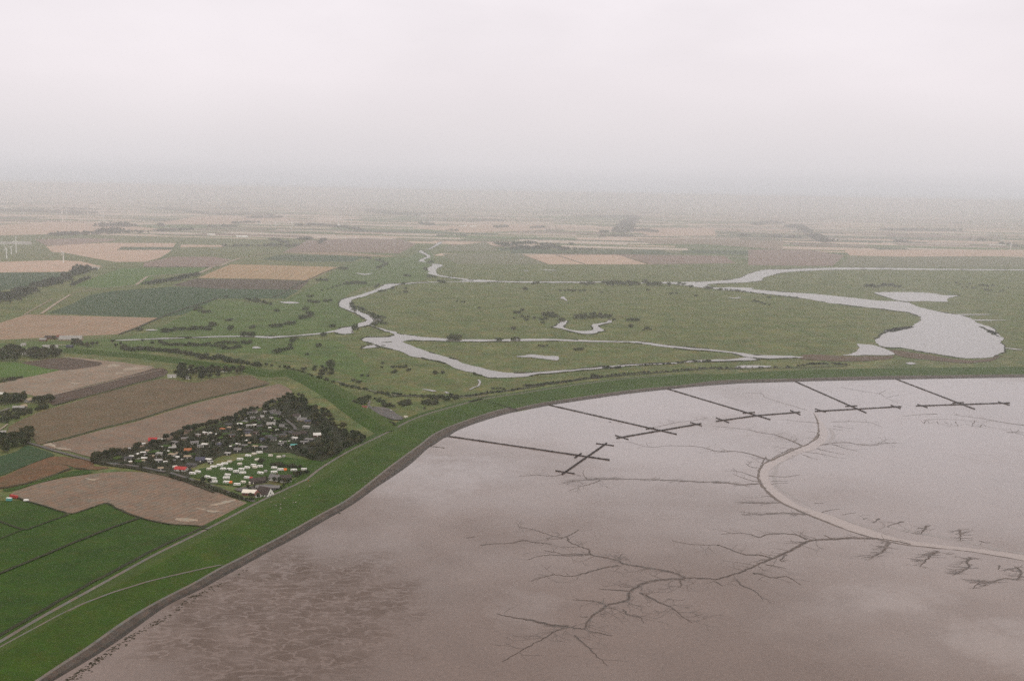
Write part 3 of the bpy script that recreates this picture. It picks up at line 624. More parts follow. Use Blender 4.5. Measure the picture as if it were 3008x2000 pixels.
for f_, t_, r_ in zip(Fo, To, Ro):
    ax = (t_ - r_); ax.z = 0; ax.normalize(); a_ = Vector((t_.x + ax.x * .4, t_.y + ax.y * .4, ZT + .05))
    b_ = Vector((f_.x + ax.x * 1.0, f_.y + ax.y * 1.0, .05)); st.append([a_, a_.lerp(b_, .5) + Vector((0, 0, .15)), a_.lerp(b_, .62) + Vector((0, 0, .1)), b_])
loft('stone_bank', st, [M['stone'], M['stonewet']], 'grey stone revetment along the foot of the sea dike', 'revetment', [0, 0, 1])
ribbon('road', [Vector((p.x, p.y, ZR + .06)) for p in Ro], 3.4, M['road'], 'pale concrete road along the inland foot of the sea dike', 'road', 'own')
bvh = BVHTree.FromPolygons([Vector(v) for v in dkb.v], dkb.f)
def on_dike(x, y, lift=.12):
    o = Vector((0, 0, HALT)); d = ray(x, y).normalized(); h = bvh.ray_cast(o, d, 20000)
    return (h[0] + Vector((0, 0, lift))) if h[0] is not None else P(x, y, .3)
tr = [on_dike(x, y) for x, y in px('J 1755,668 1700,676 1600,695 1500,718 1380,745 1250,775 1120,808 1000,845 870,885 750,930 640,972 550,1015 430,1075 300,1145 150,1225 0,1308 -150,1395')]
ribbon('path', resample(smooth(tr, 6), 3.), 2.2, M['road'], 'thin grey track slanting up the seaward slope of the dike', 'path', 'own')
# weed and stones washed up along the foot
wb = MB(); wr = random.Random(5)
for s_, n_, sx_ in (('J 440,1600 560,1520 700,1420 850,1320 1000,1215 1180,1110', 620, 4.5), ('J 1180,1110 1300,1050 1420,950 1500,900 1580,860', 200, 5), ('J 1500,910 1600,850 1780,780 1900,690', 70, 4), ('Q 1420,445 1560,432 1700,415', 40, 3), ('Q 1540,628 1580,630 1640,642', 30, 2.5), ('F 1345,1068 1400,1066 1475,1076', 160, 1.6), ('K 470,268 500,275 520,282', 60, 1.2), ('F 1500,985 1545,978', 60, 1.6), ('J -100,1900 200,1740 440,1600', 300, 6)):
    ln = smooth(ground(s_), 8)
    for _ in range(int(n_ * .36)):
        p_ = wr.choice(ln); wb.ico((p_.x + abs(wr.gauss(0, sx_ * .7)) - .5, p_.y - abs(wr.gauss(0, sx_ * .6)) + .4, .12), (wr.uniform(.3, 1.3), wr.uniform(.3, 1.0), wr.uniform(.1, .3)), wr)
tag(link('seaweed', wb.raw('seaweed'), M['weed']), 'dark seaweed and loose stones scattered along the foot of the dike', 'seaweed', None, 'stuff')
# ------------------------------------------------------------------ old inland dike
OD = 'F 1040,912 950,862 850,800 720,710 600,622 480,550 350,478 240,432 120,398 E 2359,425 2250,398 2150,376 2020,358 1900,345 1750,328 1600,310 1450,290 1300,271 1150,258 1000,247 850,232 700,222 560,212'
od = resample(smooth(ground(OD, 4.5), 5), 10.); pr = []
for i, p in enumerate(od):
    d = (od[min(i + 1, len(od) - 1)] - od[max(i - 1, 0)]); d.z = 0; d.normalize(); nx = Vector((-d.y, d.x, 0)); s_ = min(1., (i + 2) / 8.)
    g = lambda a, z: Vector((p.x, p.y, 0)) + nx * a + Vector((0, 0, z * (.35 + .65 * s_)))
    pr.append([g(-24, .06), g(-3, 4.4), g(3, 4.5), g(22, .06)])
loft('dike_hill', pr, [M['dike'], M['dike2']], 'low old green dike running inland past the holiday village', 'dike', [1, 1, 0])
# ------------------------------------------------------------------ water
def ring(mb, pts, z=0.):
    ar = sum(a.x * b.y - b.x * a.y for a, b in zip(pts, pts[1:] + pts[:1])); sg = 1 if ar > 0 else -1; n = len(pts); vs = []
    for i, p in enumerate(pts):
        d = pts[(i + 1) % n] - pts[i - 1]; d.z = 0
        if d.length < 1e-6: d = Vector((1, 0, 0))
        d.normalize(); o = Vector((d.y, -d.x, 0)) * sg; h = rnd.uniform(.6, 2.2); ww = rnd.uniform(1.5, 5.0) * rnd.choice((.5, 1, 1, 1.3))
        for a, b in ((-.2, .02), (.1, h), (ww, h * .9), (ww + .6, .02)): vs.append((p.x + o.x * a, p.y + o.y * a, b))
    keep = []; on = True
    for i in range(n):
        if rnd.random() < .18: on = not on
        keep.append(on)
    mb.add(vs, [(4 * i + j, 4 * ((i + 1) % n) + j, 4 * ((i + 1) % n) + j + 1, 4 * i + j + 1) for i in range(n) if keep[i] for j in range(3)])
rb = MB()
def ragged(pts, step, amp):
    out = []
    m = len(pts)
    for i in range(m):
        a, b = pts[i], pts[(i + 1) % m]; L_ = (b - a).length; k = max(1, int(L_ / step)); d = (b - a).normalized() if L_ > 0 else Vector((1, 0, 0)); nx = Vector((-d.y, d.x, 0))
        for j in range(k): out.append(a.lerp(b, j / k) + nx * (amp * math.sin(rnd.uniform(0, 6.28)) * rnd.random()))
    return out
def water(s, label, name='river', n=3, jit=1.0, reeds=True, cat='river'):
    pts = smooth(ground(s), n, True, jit); sz = sum((a - b).length for a, b in zip(pts, pts[1:])); ds = pts[0].length; pts = ragged(pts, min(14., sz / 40.), min(2.6, sz / 160.) * jit); sheet(name, pts, M['water'], label, cat)
    if reeds: ring(rb, pts)
water('B 1470,622 1472,630 1430,652 1380,682 1340,690 1290,694 1330,720 1370,745 1360,760 1310,775 1320,790 1355,800 1385,810 1440,815 1480,828 1430,850 1420,880 1440,905 1540,925 1640,938 1720,948 1730,958 1700,962 1620,947 1480,927 1350,897 1360,880 1335,855 1380,830 1385,816 1350,802 1265,787 1320,760 1340,745 1275,712 1285,694 1340,686 1370,672 1420,640 1450,622', 'narrow meandering upper river winding up to the fields')
water('B 1690,950 1850,952 2000,962 2359,965 C 500,965 1000,968 1150,974 1300,970 1500,970 1700,965 1900,950 2000,930 2060,900 2200,863 2359,860 D 400,855 760,845 1200,848 1600,855 2359,862 2800,868 2800,880 2359,871 1600,866 1000,862 600,868 300,885 200,905 110,930 80,960 0,968 C 2080,970 1950,978 1800,985 1700,990 1740,1014 1700,1024 1500,1000 1380,986 1200,984 1000,976 800,973 500,978 0,975 B 2000,972 1600,970 1300,978 1130,990 1110,984 1300,970 1600,967', 'long straight river reach with its pale right hand arm', 'river', 3, .8)
water('C 1690,1008 1740,1014 1800,1018 1900,1015 2100,1022 D 0,1032 270,1055 600,1078 800,1100 1100,1132 1240,1136 1350,1145 1385,1160 1460,1190 1560,1215 1700,1240 1800,1255 1900,1290 1960,1325 2050,1355 2110,1390 2112,1412 2160,1450 R 2030,30 2060,40 2140,70 2190,112 2180,150 2215,190 2180,235 2050,265 1900,270 1750,250 1600,225 1500,205 1420,190 1340,190 1270,180 1215,140 1240,110 1290,60 1370,40 1500,30 D 1130,1420 1180,1390 1280,1365 1390,1355 1440,1320 1470,1285 1420,1255 1330,1230 1240,1220 1000,1190 700,1155 400,1105 100,1070 0,1062 C 2000,1053 1800,1035', 'broad right river arm opening into the big lake', 'lake', 3, 1.5, cat='lake')
water('B 1130,986 1080,1000 1000,1030 920,1050 850,1075 780,1100 700,1120 680,1150 690,1185 740,1215 830,1255 930,1290 932,1305 870,1320 840,1345 800,1352 740,1367 690,1382 700,1407 620,1422 560,1415 540,1403 400,1422 200,1442 0,1457 E 2150,120 1900,120 1600,130 1300,142 1000,152 1000,147 1300,134 1600,124 1900,112 2150,110 B 0,1440 200,1432 450,1405 550,1385 640,1360 720,1350 760,1325 815,1305 810,1290 780,1275 700,1230 620,1200 580,1180 590,1135 640,1110 730,1090 870,1045 930,1020 960,1000 1010,985', 'left river bend narrowing into the stream behind the village')
water('F 770,140 830,122 960,122 1040,110 1050,95 985,72 920,45 850,22 870,20 1000,62 1075,75 1080,92 1200,105 1300,120 1500,132 1640,140 2000,140 2359,135 Q 1500,5 1700,8 1800,12 2000,40 2200,58 2359,75 R 200,232 300,245 500,250 640,258 640,264 560,268 400,275 270,268 100,230 0,220 Q 2100,67 1950,50 1800,27 1650,16 1400,13 F 2359,153 1900,160 1640,160 1400,155 1150,151 1090,185 960,195 830,165', 'narrow upper channel parting from the river mouth')
water('F 850,172 1000,165 1110,158 1170,180 1250,215 1400,265 1500,290 1600,320 1640,345 1800,385 1950,420 2100,432 2359,420 Q 1200,230 1300,225 1500,205 1700,185 1900,178 2100,170 2200,155 2359,150 R 100,278 240,262 300,285 0,295 Q 2200,170 2000,185 1800,190 1600,210 1400,225 1200,245 1000,262 900,280 800,285 620,288 540,260 400,230 F 1500,350 1300,300 1180,285 1100,240 960,210 900,188', 'wide lower channel sweeping along behind the sea dike')
POND = [('F 770,215 850,190 955,196 930,206 800,219', 'small spit of water beside the channel mouth', 1), ('C 415,1300 440,1310 490,1305 480,1335 455,1360 520,1385 620,1395 700,1390 720,1370 700,1345 720,1335 820,1320 850,1285 875,1315 830,1330 770,1345 765,1360 815,1390 760,1405 700,1420 620,1420 520,1400 440,1375 360,1362 400,1345 430,1315', 'sickle shaped pond in the middle of the marsh', 1),
 ('D 1065,1060 1200,1057 1450,1060 1600,1072 1660,1085 1800,1085 1720,1105 1690,1125 1700,1140 1600,1140 1500,1135 1350,1138 1240,1125 1200,1110 1100,1080', 'pale pond just above the broad river arm', 1), ('R 1075,160 1120,162 1200,170 1280,195 1360,243 1140,245 1060,250 950,245 1040,235 1090,190', 'small bright lagoon left of the big lake', 0),
 ('Q 830,125 890,118 950,110 1050,122 1150,124 1145,155 1060,146 1000,140 940,132 850,130', 'shallow puddled pond inside the channel loop', 0), ('R 140,340 200,325 390,330 392,340 250,345 150,348', 'thin pond between the marsh and the sea dike', 0), ('B 60,1145 150,1140 235,1150 150,1158', 'bright oval pond left of the river bend', 0),
 ('Q 105,375 150,380 215,390 190,396 150,388', 'puddle in the meadow near the dike fork', 0), ('D 1770,1250 1900,1249 2060,1250 2060,1254 1900,1255 1780,1258', 'upper water strip right of the big lake', 0), ('D 1920,1297 2050,1298 2230,1302 2050,1305 1930,1304', 'lower water strip right of the big lake', 0),
 ('R 2200,190 2280,196 2350,206 2280,203', 'thin pointed inlet on the right shore of the lake', 0), ('C 430,1110 455,1095 470,1110 492,1136 470,1128 450,1118', 'tiny star shaped pool in the upper marsh', 0), ('C 1890,1102 1940,1108 1990,1100 1985,1108 1930,1114', 'tiny pool right of the bushes by the river', 0),
 ('U 2120,430 2200,405 2290,430 2200,442', 'bright little pond among the hedges', 0), ('A 1260,1386 1310,1381 1370,1387 1310,1393', 'small pale pond beside the orange stubble', 0), ('B 720,890 800,900 870,893 800,910', 'little pool near the inland bushes', 0), ('R 1450,308 1490,302 1525,314 1480,318', 'small pool in the grass near the reed fringe', 0),
 ('Q 900,350 920,346 945,350 915,355', 'puddle beside the dike ditch', 0), ('Q 1405,290 1450,278 1500,283 1450,295', 'puddle by the bush behind the dike', 0), ('C 245,861 320,864 400,871 320,869', 'thin pool in the meadow above the straight reach', 0), ('C 105,869 140,870 165,874 130,874', 'tiny pool above the straight reach', 0), ('Q 280,400 295,397 310,408 295,410', 'second small puddle near the dike fork', 0)]
for s_, lb, rd in POND: water(s_, lb, 'pond', 3, .7, bool(rd), 'pond')
ribbon('pond', smooth(ground('Q 470,382 500,368 540,350 548,325 540,305'), 5, False, .8), 3., M['water'], 'thin winding rill draining to the wide lower channel', 'stream')
tag(link('reeds', rb.raw('reeds'), M['reeds']), 'thin dark reed fringe along the river and pond banks', 'reeds', None, 'stuff')
# ------------------------------------------------------------------ tracks, lanes, ditches
for s_, wd, mt_, nm, lb in (
    ('A 360,1245 480,1160 610,1080', 7, 'track', 'track', 'pale sandy track rising beside the dark green field'), ('A 620,1068 900,1024 1190,1000', 4, 'track', 'track', 'pale sandy track along the top of the dark green field'),
    ('A 1180,995 1240,950 1300,920 1500,905 1690,895 1740,888', 9, 'track', 'track', 'forked pale track through the light green meadow'), ('A 1740,888 1860,832 1900,832 2000,790 2080,765', 14, 'track', 'track', 'wide pale track beside the striped stubble'), ('A 2080,765 2200,740 2330,715 2359,712', 6, 'track', 'track', 'pale track end towards the narrow dark field'),
    ('A 1380,770 1490,700 1530,640 1570,600', 9, 'pasture', 'track', 'grassy farm lane between the pink stubble fields'), ('A 200,1260 320,1190 450,1120', 3, 'track', 'track', 'faint pale lane left of the dark green field'),
    ('B 1820,620 1950,670 2110,715', 3, 'track', 'track', 'thin pale lane running to the straight river reach'), ('E 440,630 800,545 1100,475 1400,405', 2.2, 'track', 'track', 'thin white track between the brown strips'),
    ('E 215,1030 320,1060 500,1115 650,1155 800,1195 950,1218 1100,1232 1250,1255 1430,1292', 4.5, 'asphalt', 'lane', 'grey lane running past the corner of the holiday village'), ('I 0,735 200,800 450,880 700,960 900,1040 1080,1115 1180,1150 1300,1180', 4, 'asphalt', 'lane', 'grey lane between the crescent field and the camping hedge'),
    ('Z 0,1040 150,1000 370,920', 5, 'road', 'lane', 'pale lane leading into the left farm'), ('T -40,400 60,335 135,275', 2.2, 'track', 'lane', 'pale lane below the left farm garden'), ('Y 1380,400 1500,385 1700,350 1900,340', 5, 'track', 'track', 'pale yard track behind the big left trees'),
    ('H 1230,430 1290,510 1370,590 1450,650 1530,720 1555,780', 4, 'asphalt', 'lane', 'dull lane winding through the holiday village'), ('F 560,505 700,550 820,578 900,598 1000,618 1140,632 1300,635 1480,635 1600,642 1750,640 1880,630', 3, 'road', 'lane', 'thin grey lane along the hedge to the dike fork'),
    ('V 510,760 490,830 500,860', 3, 'road', 'lane', 'short drive into the parking area'), ('V 1500,1050 1700,985 1900,925 2150,860 2359,800', 1.6, 'track', 'path', 'thin worn path below the dike road')):
    ribbon(nm, smooth(ground(s_), 5), wd, M[mt_], lb, nm)
field('V 480,850 560,862 700,868 850,900 960,985 1090,1050 1050,1092 900,1085 700,1010 560,930 490,890', 'asphalt', 'purplish grey parking area behind the dike', 'parking_ground', 2, .5, 'parking area')
field('H 1040,480 1230,420 1300,450 1320,520 1240,520 1090,500', 'asphalt', 'grey turning place at the top of the village lane', 'parking_ground', 2, .4, 'parking area')
field('I 980,990 1160,960 1350,930 1560,920 1660,960 1600,1010 1380,1010 1150,1040', 'asphalt', 'grey yard behind the white farmhouse', 'parking_ground', 2, .4, 'yard')
for s_, wd, lb in (('J -300,880 0,748 300,625 550,520 800,420 1075,322', 3.2, 'dark ditch running across the deep green pasture'), ('J -200,285 0,350 180,410 280,385 520,297', 2.0, 'short dark ditch in the upper corner of the pasture'), ('J 180,410 0,482 -200,560', 1.4, 'thin ditch branching in the pasture corner'),
    ('J -300,1400 0,1230 300,1050 600,880 900,722 1200,560 1500,425 1590,385', 3.5, 'dark ditch beside the dike road'), ('J 80,145 200,190 330,230 470,272 545,290 700,245 820,210 900,250 1075,320 1300,370 1480,381 1590,388', 1.8, 'dark rim ditch below the crescent field'),
    ('E 400,1040 600,992 900,907 1200,833 1500,738 1800,653 2100,585 2330,528', 3.0, 'dark grassy ditch between the two stubble fields'), ('E 470,712 650,664 900,598 1150,530 1420,458', 3., 'dark ditch below the brown ploughed strip'),
    ('A 1030,1425 1200,1362 1380,1282 1600,1200 1760,1150 1890,1108', 6, 'dark hedge bank along the orange stubble edge'), ('B 0,1105 100,1060 200,1000 350,935 470,880 620,832', 6, 'dark hedge bank below the striped stubble'), ('C 390,735 500,770 640,816', 4, 'dark diagonal ditch between pink fields'), ('C 940,735 1060,772 1190,812', 3, 'pale edged ditch right of the pink fields'),
    ('C 50,712 200,770 320,816', 3, 'diagonal ditch left of the pink wedge'), ('A -200,572 480,568 700,562', 5, 'long dark ditch below the pink stubble'), ('A 1240,842 1500,838 1860,842', 8, 'dark bank behind the light green meadow'),
    ('T -200,1400 0,1390 300,1345 600,1270 900,1180 1240,1050 1500,1060', 2.5, 'dark ditch under the rust brown field'), ('F 1000,640 1200,628 1450,640 1700,628 1900,600 2100,575 2359,535 Q 900,352 1100,335 1350,300 1600,275 1900,252 2200,228 2359,215', 5, 'weedy ditch behind the sea dike'),
    ('R 0,352 200,350 450,345 700,340 1000,330', 4, 'weedy ditch continuing along the far sea dike'), ('E 820,1195 1000,1240 1200,1265 1330,1300 1500,1340 1700,1410 1850,1470', 3, 'dark ditch above the crescent field')):
    ribbon('ditch', smooth(ground(s_), 5, False, .3), wd, M['ditch'], lb, 'ditch')
# ================================================================== THINGS
WORDS = ['', 'first', 'second', 'third', 'fourth', 'fifth', 'sixth', 'seventh', 'eighth', 'ninth', 'tenth', 'eleventh', 'twelfth', 'thirteenth', 'fourteenth', 'fifteenth']
# ------------------------------------------------------------------ groynes of brushwood between posts
def fence_arm(a, b, name, parent, org, wd=1.15, h=1.05, seed=0):
    r = random.Random(seed); mb = MB(); d = b - a; n = max(3, int(d.length / 2.2)); d2 = Vector((d.x, d.y, 0)).normalized(); nx = Vector((-d2.y, d2.x, 0)); vs = []
    for i in range(n + 1):
        p = a.lerp(b, i / n) - org; h_ = h * r.uniform(.75, 1.15); w1, w2 = wd * r.uniform(.42, .6), wd * r.uniform(.42, .6)
        for k, z in ((-w1 * 1.15, -.05), (-w1, h_), (w2, h_ * r.uniform(.85, 1.1)), (w2 * 1.15, -.05)): vs.append(Vector((p.x, p.y, 0)) + nx * k + Vector((0, 0, z)))
    mb.add(vs, [(4 * i + j, 4 * (i + 1) + j, 4 * (i + 1) + j + 1, 4 * i + j + 1) for i in range(n) for j in range(3)] + [(0, 1, 2, 3), (4 * n + 3, 4 * n + 2, 4 * n + 1, 4 * n)])
    for i in range(0, n + 1, 2):
        p = a.lerp(b, i / n) - org
        for k in (-1, 1):
            q = Vector((p.x, p.y, 0)) + nx * wd * .55 * k; mb.tube(q, q + Vector((0, 0, h * r.uniform(1.2, 1.6))), .11, .09, 5)
    mb.build(name, M['brush'], parent)
GROY = [('Q 312,738 1547,920', 'Q 1183,1030 1527,790', ['Q 1132,1003 1277,1025', 'Q 1445,793 1580,810'], 'Q 1280,903 1330,870', 'brushwood groyne nearest the dike bend, with a steeply slanting cross bar'),
        ('Q 1080,496 2063,722', 'Q 1602,752 2253,640', ['Q 1592,730 1692,762', 'Q 2170,630 2258,658'], 'Q 1830,683 1890,672', 'brushwood groyne second from the dike bend, weed lying beside its long arm'),
        ('Q 1995,373 R 404,740', 'O 1649,970 1742,957 1842,949', ['O 1649,962 1678,973', 'O 1820,945 1843,955'], 'R 195,690 285,684', 'brushwood groyne in the middle of the row, its seaward arm ending above the channel head'),
        ('R 597,447 1143,688', 'R 750,677 1413,640', ['R 752,657 832,683', 'R 1335,630 1408,655'], 'R 985,638 1075,634', 'brushwood groyne fourth from the dike bend, just behind the head of the channel'),
        ('R 1362,424 1980,660', 'R 1528,635 2250,612', ['R 1540,623 1615,648', 'R 2160,603 2248,630'], 'R 1810,613 1895,608', 'brushwood groyne farthest along the straight dike, the flattest of the five crosses')]
for gi, (leg, cross, ends, small, lb) in enumerate(GROY):
    lp = ground(leg, .1); cp = ground(cross, .1); org = cp[0].lerp(cp[-1], .5); org.z = .1
    t = empty('brushwood_groyne', org); tag(t, lb, 'groyne', 'brushwood groynes on the mud flat')
    fence_arm(lp[0], lp[-1], 'long_arm', t, org, seed=gi); 
    for a_, b_ in zip(cp, cp[1:]): fence_arm(a_, b_, 'cross_bar', t, org, 1.4, 1.1, seed=gi + 10)
    for e in ends: ep = ground(e, .1); fence_arm(ep[0], ep[-1], 'end_bar', t, org, .9, .9, seed=gi + 20)
    ep = ground(small, .1); fence_arm(ep[0], ep[-1], 'short_bar', t, org, 1.1, 1., seed=gi + 30)
# ------------------------------------------------------------------ trees and bushes
def crown(seed, lobes, leaves, size, rad, cz, up=.75, bush=False):
    r = random.Random(seed); mb = MB(); C = []
    for _ in range(lobes):
        th = r.uniform(0, 6.283); u = r.uniform(-.8, 1) if not bush else r.uniform(-.1, .9); q = math.sqrt(max(0, 1 - u * u)); k = r.uniform(.35, .78)
        C.append((Vector((rad * q * math.cos(th) * k, rad * q * math.sin(th) * k, cz + rad * up * u * k)), r.uniform(.28, .5) * rad))
    for c, lr in C:
        for _ in range(leaves):
            d = Vector((r.gauss(0, 1), r.gauss(0, 1), r.gauss(.15, 1))).normalized(); p = c + d * lr * r.uniform(.55, 1.05)
            if p.z < .02: p.z = .02
            nrm = (d + Vector((r.gauss(0, .6), r.gauss(0, .6), r.gauss(.3, .6)))).normalized(); a = nrm.orthogonal().normalized(); b = nrm.cross(a)
            an = r.uniform(0, 6.28); a, b = a * math.cos(an) + b * math.sin(an), b * math.cos(an) - a * math.sin(an); s_ = size * r.uniform(.6, 1.3)
            mb.add([p - a * s_, p - b * s_ * .6, p + a * s_, p + b * s_ * .6], [(0, 1, 2, 3)])
    return mb.raw('crown')
def trunk_mesh(seed):
    r = random.Random(seed); mb = MB(); mb.tube((0, 0, -.02), (r.uniform(-.02, .02), 0, .42), .035, .022, 7)
    for k in range(4):
        a = k * 1.6 + r.uniform(0, .8); mb.tube((0, 0, .28 + .03 * k), (.2 * math.cos(a), .2 * math.sin(a), .58 + .05 * k), .016, .006, 5)
    return mb.mesh('trunk')
TREES = []
for k in range(6):
    t = empty('tree', (0, 0, -50)); TREES.append(t)
    link('crown', crown(40 + k, 12, 40, .085, (.44, .40, .47, .36, .42, .50)[k], (.60, .60, .56, .60, .62, .55)[k], (.85, 1., .8, 1.15, .9, .75)[k]), M['leaf'], t)
    link('trunk', trunk_mesh(k), M['bark'], t)
BUSH = []
for k in range(5):
    me = crown(80 + k, 9, 30, .13, (.75, .9, .65, 1.0, .8)[k], .34, .62, True); o = bpy.data.objects.new('bush', me); COL.objects.link(o); me.materials.append(M['leaf2']); o.location = (0, 0, -50); BUSH.append(o)
USED = set(); NT = dict(tree=0, bush=0)
def plant(kind, p, h, label, group, r, sq=1.0):
    nm = kind
    if kind == 'bush': nm = 'garden_shrub' if 'shrub' in label else 'hedge_bush' if 'hedge' in label else 'thicket_bush' if ('thicket' in label or 'parking' in label or 'kiosk' in label or 'drive' in label or 'farm' in label) else 'bush'
    elif 'garden tree' in label: nm = 'garden_tree'
    elif any(w_ in label for w_ in ('grove', 'farm', 'clump', 'small wood', 'barn', 'copse', 'orange')): nm = 'grove_tree'
    lib = TREES if kind == 'tree' else BUSH; k = r.randrange(len(lib)); src = lib[k]
    o = src if (kind, k) not in USED else copy_tree(src); USED.add((kind, k)); NT[kind] += 1
    o.location = (p.x, p.y, p.z); o.rotation_euler = (0, 0, r.uniform(0, 6.28)); sq *= 1.15 if nm in ('hedge_bush', 'thicket_bush', 'bush') else 1.12; o.scale = (h * sq * r.uniform(.85, 1.2), h * sq * r.uniform(.85, 1.2), h * 1.08)
    o.name = nm; tag(o, label, kind, group); return o
def inside(p, poly):
    c = False; n = len(poly)
    for i in range(n):
        a, b = poly[i], poly[i - 1]
        if (a.y > p.y) != (b.y > p.y) and p.x < (b.x - a.x) * (p.y - a.y) / (b.y - a.y) + a.x: c = not c
    return c
def fill(s, n, r, gap=0.):
    poly = ground(s); x0, x1 = min(p.x for p in poly), max(p.x for p in poly); y0, y1 = min(p.y for p in poly), max(p.y for p in poly); out, tries = [], 0
    while len(out) < n and tries < 6000:
        tries += 1; q = Vector((r.uniform(x0, x1), r.uniform(y0, y1), 0))
        if inside(q, poly) and all((q - o).length > gap for o in out) and all((q - b).length > br for b, br in BLOCK): out.append(q)
    return out
def along(s, n, r, j): 
    l_ = resample(smooth(ground(s), 5), 1.0); return [l_[min(len(l_) - 1, int((i + r.uniform(.1, .9)) * len(l_) / n))] + Vector((r.gauss(0, j), r.gauss(0, j), 0)) for i in range(n)]
BLOCK = []
# ------------------------------------------------------------------ cottages (frame, x, y, length, roof colour, wall colour, shape)
COTT = '''G 2040,845 8 w m f;G 2140,850 4 w w f;G 1930,878 7 p m f;G 1700,945 9 g t f;G 1520,1010 9 g k f;G 1868,1010 10 g w f;G 2040,1045 8 w k f;G 1970,1068 8 g w f;G 1490,1105 9 p k f;G 1755,1150 9 o m p;G 1155,975 11 r m p;
G 1060,1155 5 t w f;G 990,1185 6 w m f;G 1270,1200 8 p w f;G 1480,1220 8 t w f;G 1590,1200 7 t w f;G 1745,1255 9 t k f;G 1390,1165 6 w g f;G 790,1250 5 w k f;G 740,1290 9 k w p;G 1010,1280 7 w m f;G 1140,1245 5 t m f;G 1250,1320 9 p k f;
G 1280,960 6 w k f;G 990,1035 5 w d f;G 1580,1262 5 w k f;G 1965,1310 11 b k p;G 1810,1395 12 k g f;G 2100,1305 8 w k f;G 1290,1455 6 t k f;G 2140,1345 6 p d f;G 1370,1345 4 w w f;G 780,1115 6 p k f;
H 1575,560 11 d w p;H 1665,625 14 g t p;H 1775,655 9 b t p;H 1740,740 9 p w f;H 1925,885 10 w m p;H 1790,960 12 g k f;H 1700,1005 9 g d f;H 1510,930 4 w w p;H 1565,938 5 w k p;H 1370,1000 5 p w f;H 1440,850 13 k t p;H 1590,868 9 d t p;H 1350,740 11 g w p;H 1345,885 10 k t f;
H 1140,705 12 p w p;H 1100,762 6 w d f;H 960,735 9 k g f;H 850,712 6 w m f;H 765,722 8 p w f;H 700,650 8 g w f;H 605,695 7 w k f;H 825,582 7 g w f;H 990,560 7 p w f;H 1145,590 5 p k f;H 850,480 9 d w p;H 465,600 8 d w p;H 1035,485 5 p k f;H 760,500 8 g k f;H 415,705 9 k g f;H 425,757 7 t k f;H 610,800 7 t d f;H 755,805 12 k g f;
H 720,900 12 t k f;H 735,845 6 b w f;H 460,888 9 k m f;H 890,840 8 d m f;H 990,965 8 b k p;H 1160,950 11 k w p;H 1105,905 9 k m f;H 1010,1092 9 g k f;H 870,1078 7 t k f;H 570,1140 9 g k p;H 400,1195 7 p k f;H 690,1062 7 g k f;H 270,1045 8 b g f;H 1490,1090 5 p k f;H 1525,1060 9 u g f;H 1310,1035 7 g k f;H 1700,855 10 d k p;H 450,1080 3 w w f;H 930,600 6 d k p;H 1240,800 4 w k f;H 550,1070 6 k d f;H 310,780 7 o t f'''
def gable(mb, L_, W_, z0, h, ov=.35, mi=0):
    a, b = L_ / 2 + ov, W_ / 2 + ov; t_ = .18
    mb.add([(-a, -b, z0 - .1), (a, -b, z0 - .1), (a, 0, z0 + h), (-a, 0, z0 + h), (a, b, z0 - .1), (-a, b, z0 - .1), (-a, -b, z0 - .1 + t_), (a, -b, z0 - .1 + t_), (a, 0, z0 + h + t_), (-a, 0, z0 + h + t_), (a, b, z0 - .1 + t_), (-a, b, z0 - .1 + t_)],
           [(0, 3, 2, 1), (3, 5, 4, 2), (6, 7, 8, 9), (9, 8, 10, 11), (0, 1, 7, 6), (4, 5, 11, 10), (1, 2, 8, 7), (2, 4, 10, 8), (3, 0, 6, 9), (5, 3, 9, 11)], mi)
def gwall(mb, L_, W_, h, rh):
    a, b = L_ / 2, W_ / 2
    mb.add([(-a, -b, 0), (a, -b, 0), (a, b, 0), (-a, b, 0), (-a, -b, h), (a, -b, h), (a, b, h), (-a, b, h), (-a, 0, h + rh), (a, 0, h + rh)],
           [(0, 1, 5, 4), (1, 2, 6, 9, 5), (2, 3, 7, 6), (3, 0, 4, 8, 7)])
def cottage(loc, rz, L_, roof, wall, shape, r, name='cottage'):
    t = empty(name, loc, rz); W_ = L_ * r.uniform(.55, .72) if L_ < 10 else r.uniform(5.2, 6.6); h = 2.3 if L_ < 7 else 2.5
    wb_, rb_ = MB(), MB()
    if shape == 'p':
        rh = W_ * .42; gwall(wb_, L_, W_, h, rh); gable(rb_, L_, W_, h, rh)
    else:
        wb_.box((0, 0, 0), (L_, W_, h)); a, b = L_ / 2 + .4, W_ / 2 + .4; sl_ = .35
        rb_.add([(-a, -b, h), (a, -b, h), (a, b, h + sl_), (-a, b, h + sl_), (-a, -b, h + .22), (a, -b, h + .22), (a, b, h + sl_ + .22), (-a, b, h + sl_ + .22)], [(3, 2, 1, 0), (4, 5, 6, 7), (0, 1, 5, 4), (1, 2, 6, 5), (2, 3, 7, 6), (3, 0, 4, 7)])
    wb_.build('wall', M['c_' + wall], t); rb_.build('roof', M['c_' + roof], t)
    for k, x in enumerate((-.3, .25)):
        m_ = MB(); m_.box((L_ * x, -W_ / 2 - .02, .95), (L_ * .2, .08, 1.0)); m_.build('window', M['glass'], t)
    m_ = MB(); m_.box((L_ * .02, -W_ / 2 - .02, .02), (.95, .08, 2.0)); m_.build('door', M['c_d' if wall in 'wtgu' else 'white'], t)
    return t
items = []; cr_ = random.Random(3)
for row in COTT.replace('\n', '').split(';'):
    f, xy, L_, roof, wall, shp = row.split(); (x, y), = px(f + ' ' + xy); items.append((x, y, float(L_), roof, wall, shp))
